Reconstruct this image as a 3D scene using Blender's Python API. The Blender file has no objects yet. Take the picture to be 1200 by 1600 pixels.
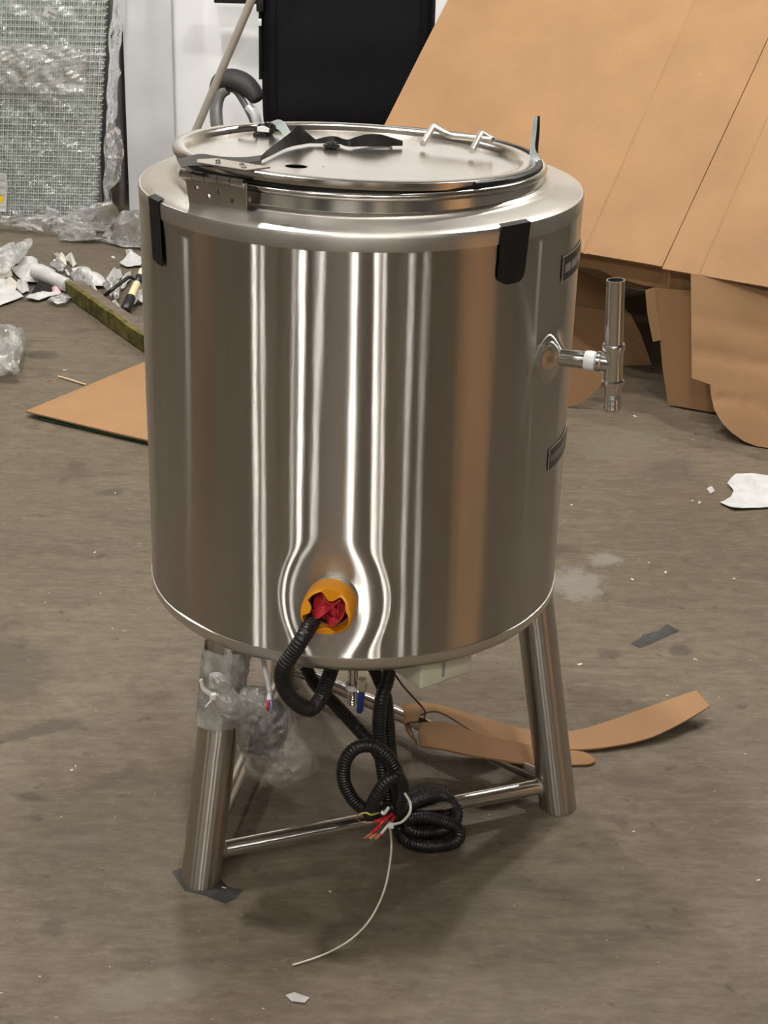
import bpy, bmesh, math, random
from mathutils import Vector, Matrix, noise, geometry
random.seed(7)
D = bpy.data
C = bpy.context.scene.collection
scene = bpy.context.scene
PI = math.pi

# ------------------------------------------------------------------ camera
FPX, PITCH, ROLL, CH, CD, YAW = 2528.44, .4166, .0286, 1.7348, 2.6324, .0196
cam_pos = Vector((0, -CD, CH))
fw = Vector((math.sin(YAW)*math.cos(PITCH), math.cos(YAW)*math.cos(PITCH), -math.sin(PITCH)))
rt = Vector((math.cos(YAW), -math.sin(YAW), 0)); up = rt.cross(fw)
rx = math.cos(ROLL)*rt + math.sin(ROLL)*up; uy = -math.sin(ROLL)*rt + math.cos(ROLL)*up
cd = D.cameras.new('camera'); cam = D.objects.new('camera', cd); C.objects.link(cam)
m3 = Matrix((rx, uy, -fw)).transposed()
cam.matrix_world = Matrix.Translation(cam_pos) @ m3.to_4x4()
cd.sensor_fit = 'VERTICAL'; cd.sensor_height = 24.0; cd.lens = FPX/1600*24.0
cd.clip_start = .05; cd.clip_end = 100
scene.camera = cam

# ------------------------------------------------------------------ world, exposure, lamp table
w = D.worlds.new('world'); scene.world = w; w.use_nodes = True
w.node_tree.nodes['Background'].inputs[0].default_value = (.5, .5, .5, 1)
w.node_tree.nodes['Background'].inputs[1].default_value = 0.0
vs = scene.view_settings
vs.view_transform = 'Standard'; vs.look = 'None'; vs.exposure = 0.30; vs.gamma = 1.0; vs.use_curve_mapping = False
if hasattr(scene, 'cycles'):
    scene.cycles.max_bounces = 7; scene.cycles.diffuse_bounces = 3; scene.cycles.glossy_bounces = 4; scene.cycles.transparent_max_bounces = 10
LAMP_POWER = 560.0
LAMP_COLOR = (1.0, .965, .90)
CEIL = 4.8
# (x, y, radius) of the round high-bay lamps hanging from the ceiling
LAMPS = [(-3.65, -2.10, .05), (-3.40, -2.36, .04), (-1.80, -3.05, .065), (-1.50, -3.75, .042), (-.50, -4.7, .08), (.68, -4.3, .066), (1.25, -4.9, .05), (2.3, -4.1, .035),
         (-.95, -7.4, .06), (1.35, -7.4, .06), (-4.3, -7.2, .06), (4.4, -6.6, .045),
         (-.70, .12, .10), (.40, .20, .085),
         (-3.2, 2.6, .10), (-.9, 2.6, .115), (1.6, 2.4, .105), (3.2, 3.0, .10)]

# ------------------------------------------------------------------ helpers
def ray(x, y): return fw + rx*((x-600)/FPX) + uy*((800-y)/FPX)
def at_z(x, y, z=0.0):
    r = ray(x, y); return cam_pos + r*((z-cam_pos.z)/r.z)
def at_y(x, y, Y):
    r = ray(x, y); return cam_pos + r*((Y-cam_pos.y)/r.y)
def at_plane(x, y, p, n):
    r = ray(x, y); return cam_pos + r*((p-cam_pos).dot(n)/r.dot(n))

def tag(o, label=None, cat=None, group=None, kind=None):
    if label: o['label'] = label
    if cat: o['category'] = cat
    if group: o['group'] = group
    if kind: o['kind'] = kind
    return o

def empty(name, loc, label, cat, group=None):
    o = D.objects.new(name, None); o.empty_display_size = .05
    o.location = loc; C.objects.link(o)
    return tag(o, label, cat, group)

def mk(name, verts, faces, mat, parent=None, smooth=False, sharp=None, mats=None, midx=None):
    me = D.meshes.new(name)
    me.from_pydata([tuple(v) for v in verts], [], faces)
    bm = bmesh.new(); bm.from_mesh(me); bmesh.ops.recalc_face_normals(bm, faces=bm.faces); bm.to_mesh(me); bm.free()
    o = D.objects.new(name, me); C.objects.link(o)
    for m in (mats or [mat]): me.materials.append(m)
    if midx:
        for p, i in zip(me.polygons, midx): p.material_index = i
    if smooth:
        me.polygons.foreach_set('use_smooth', [True]*len(me.polygons))
        if sharp: me.set_sharp_from_angle(angle=math.radians(sharp))
    if parent is not None:
        o.parent = parent
        p = parent; off = Matrix.Identity(4)
        while p is not None:
            if p.type == 'EMPTY': off = Matrix.Translation(p.location)
            p = p.parent
        if parent.type == 'EMPTY': o.matrix_parent_inverse = off.inverted()
    return o

class MB:
    """collects shapes of ONE part"""
    def __init__(s): s.v = []; s.f = []
    def add(s, v, f):
        b = len(s.v); s.v += [Vector(q) for q in v]; s.f += [tuple(i+b for i in q) for q in f]; return s
    def build(s, name, mat, parent=None, smooth=False, sharp=40): return mk(name, s.v, s.f, mat, parent, smooth, sharp)

def lathe_g(prof, n=96, c=(0, 0, 0), axis=None, close=False):
    """profile [(r,z)] around an axis; r==0 ends become poles"""
    c = Vector(c)
    if axis is None: X, Y_, Z = Vector((1, 0, 0)), Vector((0, 1, 0)), Vector((0, 0, 1))
    else:
        Z = Vector(axis).normalized(); X = Z.orthogonal().normalized(); Y_ = Z.cross(X)
    v = []; idx = []
    for r, z in prof:
        if r < 1e-6: idx.append([len(v)]); v.append(c+Z*z)
        else:
            idx.append(list(range(len(v), len(v)+n)))
            for k in range(n):
                a = 2*PI*k/n; v.append(c+X*(r*math.cos(a))+Y_*(r*math.sin(a))+Z*z)
    f = []
    seq = list(zip(idx, idx[1:])) + ([(idx[-1], idx[0])] if close else [])
    for A, B in seq:
        for k in range(n):
            k2 = (k+1) % n
            if len(A) == 1 and len(B) == 1: continue
            if len(A) == 1: f.append((A[0], B[k], B[k2]))
            elif len(B) == 1: f.append((A[k], A[k2], B[0]))
            else: f.append((A[k], A[k2], B[k2], B[k]))
    return v, f

def lathe(name, prof, mat, parent=None, n=96, c=(0, 0, 0), axis=None, sharp=40, close=False):
    v, f = lathe_g(prof, n, c, axis, close); return mk(name, v, f, mat, parent, True, sharp)

def catmull(P, n=8, closed=False):
    P = [Vector(p) for p in P]; out = []
    N = len(P)
    segs = N if closed else N-1
    for i in range(segs):
        if closed: p0, p1, p2, p3 = P[i-1], P[i], P[(i+1) % N], P[(i+2) % N]
        else:
            p1, p2 = P[i], P[i+1]; p0 = P[i-1] if i else p1*2-p2; p3 = P[i+2] if i+2 < N else p2*2-p1
        for k in range(n):
            t = k/n
            out.append(.5*((2*p1)+(p2-p0)*t+(2*p0-5*p1+4*p2-p3)*t*t+(3*p1-p0-3*p2+p3)*t**3))
    if not closed: out.append(P[-1])
    return out

def resample(pts, step):
    L = [0]
    for a, b in zip(pts, pts[1:]): L.append(L[-1]+(b-a).length)
    n = max(2, int(L[-1]/step)); out = []; j = 0
    for i in range(n+1):
        s = L[-1]*i/n
        while j < len(L)-2 and L[j+1] < s: j += 1
        d = L[j+1]-L[j]; t = (s-L[j])/d if d > 1e-9 else 0
        out.append(pts[j].lerp(pts[j+1], min(1, t)))
    return out

def tube_g(pts, r, seg=10, closed=False, caps=True, flat=1.0):
    n = len(pts); v = []; f = []
    T = []
    for i in range(n):
        a = pts[i-1] if (i or closed) else pts[i]; b = pts[(i+1) % n] if (i < n-1 or closed) else pts[i]
        T.append((b-a).normalized() if (b-a).length > 1e-9 else Vector((0, 0, 1)))
    N = T[0].orthogonal().normalized()
    for i in range(n):
        N = (N-T[i]*N.dot(T[i])); N = N.normalized() if N.length > 1e-6 else T[i].orthogonal().normalized()
        B = T[i].cross(N); rr = r[i] if isinstance(r, (list, tuple)) else r
        for k in range(seg):
            a = 2*PI*k/seg; v.append(pts[i]+N*(rr*math.cos(a))+B*(rr*flat*math.sin(a)))
    for i in range(n if closed else n-1):
        j = (i+1) % n
        for k in range(seg):
            k2 = (k+1) % seg; f.append((i*seg+k, i*seg+k2, j*seg+k2, j*seg+k))
    if caps and not closed:
        f.append(tuple(range(seg-1, -1, -1))); f.append(tuple((n-1)*seg+k for k in range(seg)))
    return v, f

def tube(name, pts, r, mat, parent=None, seg=10, closed=False, smooth=True, sharp=50, flat=1.0):
    v, f = tube_g([Vector(p) for p in pts], r, seg, closed, True, flat); return mk(name, v, f, mat, parent, smooth, sharp)

def hose(name, ctrl, r, mat, parent=None, closed=False):
    """corrugated conduit along control points"""
    p = resample(catmull(ctrl, 14), .00135)
    rad = [(r, r, r*.915, r*.915)[i % 4] for i in range(len(p))]
    v, f = tube_g(p, rad, 12); return mk(name, v, f, mat, parent, True, 34)

def box_g(c, h, M=None):
    c = Vector(c); M = M or Matrix.Identity(3); v = []
    for sx in (-1, 1):
        for sy in (-1, 1):
            for sz in (-1, 1): v.append(c+M@Vector((sx*h[0], sy*h[1], sz*h[2])))
    return v, [(0, 1, 3, 2), (4, 6, 7, 5), (0, 4, 5, 1), (2, 3, 7, 6), (0, 2, 6, 4), (1, 5, 7, 3)]

def bevel(o, wdt, seg=3):
    bm = bmesh.new(); bm.from_mesh(o.data)
    bmesh.ops.bevel(bm, geom=bm.edges[:]+bm.verts[:], offset=wdt, segments=seg, affect='EDGES', profile=.5)
    bm.to_mesh(o.data); bm.free()
    o.data.polygons.foreach_set('use_smooth', [True]*len(o.data.polygons)); o.data.set_sharp_from_angle(angle=math.radians(50))
    return o

def rbox(name, c, h, mat, parent=None, M=None, b=.01, seg=3):
    v, f = box_g(c, h, M); return bevel(mk(name, v, f, mat, parent), b, seg)

def slab_g(outline, holes, n, th):
    """plate from a planar 3D outline with holes, thickness th along -n"""
    n = Vector(n).normalized(); loops = [[Vector(p) for p in outline]]+[[Vector(p) for p in h] for h in holes]
    tris = geometry.tessellate_polygon(loops)
    flat = [p for l in loops for p in l]; k = len(flat)
    v = flat+[p-n*th for p in flat]
    f = [tuple(t) for t in tris]+[tuple(i+k for i in reversed(t)) for t in tris]
    b = 0
    for l in loops:
        m = len(l)
        for i in range(m): j = (i+1) % m; f.append((b+i, b+j, b+j+k, b+i+k))
        b += m
    return v, f

def slab(name, outline, n, th, mat, parent=None, holes=()):
    v, f = slab_g(outline, holes, n, th); return mk(name, v, f, mat, parent)

def circle3(c, X, Y_, r, n=20): return [Vector(c)+Vector(X)*(r*math.cos(2*PI*k/n))+Vector(Y_)*(r*math.sin(2*PI*k/n)) for k in range(n)]

def sheet(name, corners, mat, parent=None, amp=.004, scale=12, nu=14, nv=14, th=.0012, seed=0, lift=0.0, nrm=None):
    """thin crumpled sheet over a polygon outline (fan of rings), real thickness"""
    P = [Vector(c) for c in corners]; ctr = sum(P, Vector())/len(P)
    # resample outline
    P2 = []
    for i in range(len(P)):
        a, b = P[i], P[(i+1) % len(P)]
        for k in range(4): P2.append(a.lerp(b, k/4))
    n = nrm or Vector((0, 0, 1)); R = 6; M = len(P2); top = [ctr]
    for q in range(1, R+1):
        for p in P2: top.append(ctr.lerp(p, q/R))
    so = Vector((seed*3.1, seed*1.7, seed*.9))
    def disp(p, edge):
        a = noise.noise(p*scale+so)*amp+abs(noise.noise(p*scale*2.3+so*2))*amp*.7
        return p+n*(a+amp*.9+lift*(1-edge))
    top = [disp(p, (0 if i == 0 else ((i-1)//M+1)/R)) for i, p in enumerate(top)]
    k = len(top); v = top+[p-n*th for p in top]; f = []
    for i in range(M): f.append((0, 1+i, 1+(i+1) % M))
    for q in range(R-1):
        for i in range(M):
            a = 1+q*M; b = 1+(q+1)*M; j = (i+1) % M; f.append((a+i, b+i, b+j, a+j))
    f += [tuple(x+k for x in reversed(q)) for q in f]
    e = 1+(R-1)*M
    for i in range(M): j = (i+1) % M; f.append((e+i, e+j, e+j+k, e+i+k))
    return mk(name, v, f, mat, parent)

def pillow(name, outline, n, th, mat, parent=None, amp=.006, scale=25, seed=0, rings=9, sub=6):
    """closed crumpled bag over an outline: puffed on both sides, creased"""
    P = [Vector(c) for c in outline]; ctr = sum(P, Vector())/len(P); P2 = []
    cl = catmull(P, sub, True); M = len(cl); n = Vector(n).normalized(); so = Vector((seed*2.3, seed, -seed))
    v = []; f = []
    for side in (1, -1):
        b = len(v); v.append(ctr+n*(side*th))
        for q in range(1, rings+1):
            t = q/rings
            for p in cl: v.append(ctr.lerp(p, t)+n*(side*th*math.sqrt(max(0, 1-t*t))))
        for i in range(M): f.append((b, b+1+i, b+1+(i+1) % M))
        for q in range(rings-1):
            for i in range(M): a = b+1+q*M; c = a+M; j = (i+1) % M; f.append((a+i, c+i, c+j, a+j))
    def dd(p):
        q = p*scale+so
        cr = noise.noise_vector(q)*amp
        rid = (1-abs(noise.noise(q*1.7)))**3*amp*1.1
        return p+cr+n*(rid*(1 if (p-ctr).dot(n) >= 0 else -1))
    v = [dd(p) for p in v]
    o = mk(name, v, f, mat, parent)
    bm = bmesh.new(); bm.from_mesh(o.data); bmesh.ops.remove_doubles(bm, verts=bm.verts, dist=.0004); bm.to_mesh(o.data); bm.free()
    return o

def crumple_ball(name, c, r, mat, parent=None, amp=.35, scale=3, seed=0, sq=(1, 1, 1), sub=4):
    bm = bmesh.new(); bmesh.ops.create_icosphere(bm, subdivisions=sub, radius=1)
    so = Vector((seed*1.9, -seed*2.1, seed))
    for q in bm.verts:
        d = q.co.copy(); k = 1+amp*noise.noise(d*scale+so)+amp*.8*((1-abs(noise.noise(d*scale*2+so)))**4-.3)
        q.co = Vector((d.x*sq[0], d.y*sq[1], d.z*sq[2]))*(k*r)+Vector(c)
    v = [q.co.copy() for q in bm.verts]; bm.verts.index_update(); f = [tuple(x.index for x in p.verts) for p in bm.faces]; bm.free()
    return mk(name, v, f, mat, parent)

def ribbon_g(pairs, th, sub=4):
    """pairs of 3D points (edge a, edge b) swept into a strip with thickness"""
    A = catmull([p[0] for p in pairs], sub); B = catmull([p[1] for p in pairs], sub); n = len(A); v = []
    nr = []
    for i in range(n):
        t = (A[min(i+1, n-1)]-A[max(i-1, 0)]); s = B[i]-A[i]; q = t.cross(s)
        nr.append(q.normalized() if q.length > 1e-9 else Vector((0, 0, 1)))
    for i in range(n): v += [A[i]+nr[i]*th/2, B[i]+nr[i]*th/2, B[i]-nr[i]*th/2, A[i]-nr[i]*th/2]
    f = []
    for i in range(n-1):
        for k in range(4): f.append((4*i+k, 4*i+(k+1) % 4, 4*i+4+(k+1) % 4, 4*i+4+k))
    f += [(3, 2, 1, 0), (4*n-4, 4*n-3, 4*n-2, 4*n-1)]
    return v, f
def ribbon(name, pairs, th, mat, parent=None, sub=4, smooth=True):
    v, f = ribbon_g(pairs, th, sub); return mk(name, v, f, mat, parent, smooth, 40)

# ------------------------------------------------------------------ materials
def M_(name):
    m = D.materials.new(name); m.use_nodes = True; nt = m.node_tree; return m, nt, nt.nodes['Principled BSDF'], nt.nodes, nt.links
def col(c): return (*c, 1)
def plain(name, c, rough=.5, metal=0.0, var=.12, scale=30, spec=.5, bump=0.0, bscale=200, coat=0.0):
    m, nt, b, N, L = M_(name)
    tc = N.new('ShaderNodeTexCoord'); nz = N.new('ShaderNodeTexNoise'); nz.inputs['Scale'].default_value = scale; nz.inputs['Detail'].default_value = 4
    L.new(tc.outputs['Object'], nz.inputs['Vector'])
    r = N.new('ShaderNodeValToRGB'); r.color_ramp.elements[0].position = .3; r.color_ramp.elements[1].position = .7
    r.color_ramp.elements[0].color = col([x*(1-var) for x in c]); r.color_ramp.elements[1].color = col([min(1, x*(1+var)) for x in c])
    L.new(nz.outputs['Fac'], r.inputs['Fac']); L.new(r.outputs['Color'], b.inputs['Base Color'])
    b.inputs['Roughness'].default_value = rough; b.inputs['Metallic'].default_value = metal; b.inputs['Specular IOR Level'].default_value = spec
    b.inputs['Coat Weight'].default_value = coat
    if bump:
        n2 = N.new('ShaderNodeTexNoise'); n2.inputs['Scale'].default_value = bscale; n2.inputs['Detail'].default_value = 3; L.new(tc.outputs['Object'], n2.inputs['Vector'])
        bp = N.new('ShaderNodeBump'); bp.inputs['Strength'].default_value = bump; bp.inputs['Distance'].default_value = .002
        L.new(n2.outputs['Fac'], bp.inputs['Height']); L.new(bp.outputs['Normal'], b.inputs['Normal'])
    return m

def steel(name, c, rough, aniso=0.0, rot=.25, var=.06, rvar=.05, brush=0.0, wav=0.0, vert=False):
    m, nt, b, N, L = M_(name)
    b.inputs['Metallic'].default_value = 1.0
    tc = N.new('ShaderNodeTexCoord'); mp = N.new('ShaderNodeMapping'); L.new(tc.outputs['Object'], mp.inputs['Vector'])
    mp.inputs['Scale'].default_value = (9, 9, 1.2)
    nz = N.new('ShaderNodeTexNoise'); nz.inputs['Scale'].default_value = 2.2; nz.inputs['Detail'].default_value = 6; L.new(mp.outputs['Vector'], nz.inputs['Vector'])
    r = N.new('ShaderNodeValToRGB'); r.color_ramp.elements[0].position = .3; r.color_ramp.elements[1].position = .7
    r.color_ramp.elements[0].color = col([x*(1-var) for x in c]); r.color_ramp.elements[1].color = col([x*(1+var) for x in c])
    L.new(nz.outputs['Fac'], r.inputs['Fac']); L.new(r.outputs['Color'], b.inputs['Base Color'])
    mr = N.new('ShaderNodeMapRange'); mr.inputs['From Min'].default_value = .1; mr.inputs['From Max'].default_value = .9
    mr.inputs['To Min'].default_value = rough-rvar; mr.inputs['To Max'].default_value = rough+rvar
    n3 = N.new('ShaderNodeTexNoise'); n3.inputs['Scale'].default_value = 7; n3.inputs['Detail'].default_value = 5; L.new(tc.outputs['Object'], n3.inputs['Vector'])
    L.new(n3.outputs['Fac'], mr.inputs['Value']); L.new(mr.outputs['Result'], b.inputs['Roughness'])
    if aniso:
        b.inputs['Anisotropic'].default_value = aniso; b.inputs['Anisotropic Rotation'].default_value = rot
        tg = N.new('ShaderNodeTangent'); tg.direction_type = 'RADIAL'; tg.axis = 'Z'; L.new(tg.outputs['Tangent'], b.inputs['Tangent'])
    last = None
    if wav:
        m2 = N.new('ShaderNodeMapping'); m2.inputs['Scale'].default_value = (14, 14, 2.0); L.new(tc.outputs['Object'], m2.inputs['Vector'])
        n4 = N.new('ShaderNodeTexNoise'); n4.inputs['Scale'].default_value = 1.0; n4.inputs['Detail'].default_value = 1; L.new(m2.outputs['Vector'], n4.inputs['Vector'])
        bp = N.new('ShaderNodeBump'); bp.inputs['Strength'].default_value = 1.0; bp.inputs['Distance'].default_value = wav
        L.new(n4.outputs['Fac'], bp.inputs['Height']); last = bp
    if brush:
        m2 = N.new('ShaderNodeMapping'); m2.inputs['Scale'].default_value = (8, 8, 500) if not vert else (300, 300, 4); L.new(tc.outputs['Object'], m2.inputs['Vector'])
        n4 = N.new('ShaderNodeTexNoise'); n4.inputs['Scale'].default_value = 1.0; n4.inputs['Detail'].default_value = 2; L.new(m2.outputs['Vector'], n4.inputs['Vector'])
        bp = N.new('ShaderNodeBump'); bp.inputs['Strength'].default_value = brush; bp.inputs['Distance'].default_value = .0005
        L.new(n4.outputs['Fac'], bp.inputs['Height'])
        if last: L.new(last.outputs['Normal'], bp.inputs['Normal'])
        last = bp
    if last: L.new(last.outputs['Normal'], b.inputs['Normal'])
    return m

def streak_steel(name, c, rough=.32, an=.82, rot=0.0, wav=.0004):
    '''circumferentially brushed sheet: reflections pulled out into long vertical streaks'''
    m, nt, b, N, L = M_(name); N.remove(b); out = N['Material Output']
    tc = N.new('ShaderNodeTexCoord')
    mp = N.new('ShaderNodeMapping'); mp.inputs['Scale'].default_value = (9, 9, 1.2); L.new(tc.outputs['Object'], mp.inputs['Vector'])
    nz = N.new('ShaderNodeTexNoise'); nz.inputs['Scale'].default_value = 2.2; nz.inputs['Detail'].default_value = 6; L.new(mp.outputs[0], nz.inputs['Vector'])
    r = N.new('ShaderNodeValToRGB'); r.color_ramp.elements[0].position = .2; r.color_ramp.elements[1].position = .8
    r.color_ramp.elements[0].color = col([x*.93 for x in c]); r.color_ramp.elements[1].color = col([x*1.07 for x in c]); L.new(nz.outputs['Fac'], r.inputs['Fac'])
    g = N.new('ShaderNodeBsdfAnisotropic'); g.distribution = 'BECKMANN'
    L.new(r.outputs['Color'], g.inputs['Color']); g.inputs['Roughness'].default_value = rough; g.inputs['Anisotropy'].default_value = an; g.inputs['Rotation'].default_value = rot
    tg = N.new('ShaderNodeTangent'); tg.direction_type = 'RADIAL'; tg.axis = 'Z'; L.new(tg.outputs['Tangent'], g.inputs['Tangent'])
    m2 = N.new('ShaderNodeMapping'); m2.inputs['Scale'].default_value = (14, 14, 1.5); L.new(tc.outputs['Object'], m2.inputs['Vector'])
    n4 = N.new('ShaderNodeTexNoise'); n4.inputs['Scale'].default_value = 1.0; n4.inputs['Detail'].default_value = 3; L.new(m2.outputs[0], n4.inputs['Vector'])
    bp = N.new('ShaderNodeBump'); bp.inputs['Strength'].default_value = 1.0; bp.inputs['Distance'].default_value = wav; L.new(n4.outputs['Fac'], bp.inputs['Height']); L.new(bp.outputs[0], g.inputs['Normal'])
    g2 = N.new('ShaderNodeBsdfAnisotropic'); g2.distribution = 'GGX'; g2.inputs['Roughness'].default_value = .24; L.new(r.outputs['Color'], g2.inputs['Color'])
    mx = N.new('ShaderNodeMixShader'); mx.inputs[0].default_value = .18; L.new(g.outputs[0], mx.inputs[1]); L.new(g2.outputs[0], mx.inputs[2])
    L.new(mx.outputs[0], out.inputs['Surface']); return m

def film(name, opac=.22, tint=(.86, .88, .87), rough=.12, gl=.25, milky=.12):
    """clear crinkled plastic: mostly transparent, glossy by Fresnel, slightly milky"""
    m, nt, b, N, L = M_(name); N.remove(b); out = N['Material Output']
    tr = N.new('ShaderNodeBsdfTransparent'); tr.inputs[0].default_value = (.97, .97, .97, 1)
    g = N.new('ShaderNodeBsdfGlossy'); g.inputs['Color'].default_value = (1, 1, 1, 1); g.inputs['Roughness'].default_value = rough
    df = N.new('ShaderNodeBsdfDiffuse'); df.inputs['Color'].default_value = col(tint)
    tl = N.new('ShaderNodeBsdfTranslucent'); tl.inputs['Color'].default_value = col(tint)
    ad = N.new('ShaderNodeMixShader'); ad.inputs[0].default_value = .4; L.new(df.outputs[0], ad.inputs[1]); L.new(tl.outputs[0], ad.inputs[2])
    tc = N.new('ShaderNodeTexCoord'); nz = N.new('ShaderNodeTexNoise'); nz.inputs['Scale'].default_value = 28; nz.inputs['Detail'].default_value = 6
    L.new(tc.outputs['Object'], nz.inputs['Vector'])
    mr = N.new('ShaderNodeMapRange'); mr.inputs['From Min'].default_value = .42; mr.inputs['From Max'].default_value = .68
    mr.inputs['To Min'].default_value = milky; mr.inputs['To Max'].default_value = milky+opac; L.new(nz.outputs['Fac'], mr.inputs['Value'])
    m1 = N.new('ShaderNodeMixShader'); L.new(mr.outputs['Result'], m1.inputs[0]); L.new(tr.outputs[0], m1.inputs[1]); L.new(ad.outputs[0], m1.inputs[2])
    fr = N.new('ShaderNodeFresnel'); fr.inputs['IOR'].default_value = 1.5
    mu = N.new('ShaderNodeMath'); mu.operation = 'MULTIPLY_ADD'; mu.inputs[1].default_value = .8; mu.inputs[2].default_value = gl*.3; L.new(fr.outputs[0], mu.inputs[0])
    bp = N.new('ShaderNodeBump'); bp.inputs['Strength'].default_value = .9; bp.inputs['Distance'].default_value = .006
    n2 = N.new('ShaderNodeTexNoise'); n2.inputs['Scale'].default_value = 45; n2.inputs['Detail'].default_value = 3; n2.inputs['Distortion'].default_value = 1.5
    L.new(tc.outputs['Object'], n2.inputs['Vector']); L.new(n2.outputs['Fac'], bp.inputs['Height']); L.new(bp.outputs[0], g.inputs['Normal'])
    m2 = N.new('ShaderNodeMixShader'); L.new(mu.outputs[0], m2.inputs[0]); L.new(m1.outputs[0], m2.inputs[1]); L.new(g.outputs[0], m2.inputs[2])
    L.new(m2.outputs[0], out.inputs['Surface'])
    return m

def cardboard(name, c=(.308, .177, .088), fl=(0, 1, 0)):
    m, nt, b, N, L = M_(name)
    tc = N.new('ShaderNodeTexCoord')
    nz = N.new('ShaderNodeTexNoise'); nz.inputs['Scale'].default_value = 3.2; nz.inputs['Detail'].default_value = 7; nz.inputs['Roughness'].default_value = .62; L.new(tc.outputs['Object'], nz.inputs['Vector'])
    r = N.new('ShaderNodeValToRGB'); r.color_ramp.elements[0].position = .28; r.color_ramp.elements[1].position = .74
    r.color_ramp.elements[0].color = col([x*.86 for x in c]); r.color_ramp.elements[1].color = col([min(1, x*1.12) for x in c])
    L.new(nz.outputs['Fac'], r.inputs['Fac'])
    sp = N.new('ShaderNodeTexNoise'); sp.inputs['Scale'].default_value = 55; sp.inputs['Detail'].default_value = 3; L.new(tc.outputs['Object'], sp.inputs['Vector'])
    r2 = N.new('ShaderNodeValToRGB'); r2.color_ramp.elements[0].position = .69; r2.color_ramp.elements[1].position = .76
    r2.color_ramp.elements[0].color = (0, 0, 0, 1); r2.color_ramp.elements[1].color = (.35, .35, .35, 1); L.new(sp.outputs['Fac'], r2.inputs['Fac'])
    mx = N.new('ShaderNodeMix'); mx.data_type = 'RGBA'; L.new(r2.outputs['Color'], mx.inputs[0]); L.new(r.outputs['Color'], mx.inputs[6]); mx.inputs[7].default_value = (.44, .29, .175, 1)
    L.new(mx.outputs[2], b.inputs['Base Color']); b.inputs['Roughness'].default_value = .78; b.inputs['Specular IOR Level'].default_value = .25
    bp = N.new('ShaderNodeBump'); bp.inputs['Strength'].default_value = .35; bp.inputs['Distance'].default_value = .004
    n2 = N.new('ShaderNodeTexNoise'); n2.inputs['Scale'].default_value = 9; n2.inputs['Detail'].default_value = 6; L.new(tc.outputs['Object'], n2.inputs['Vector'])
    L.new(n2.outputs['Fac'], bp.inputs['Height']); L.new(bp.outputs[0], b.inputs['Normal'])
    return m

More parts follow.
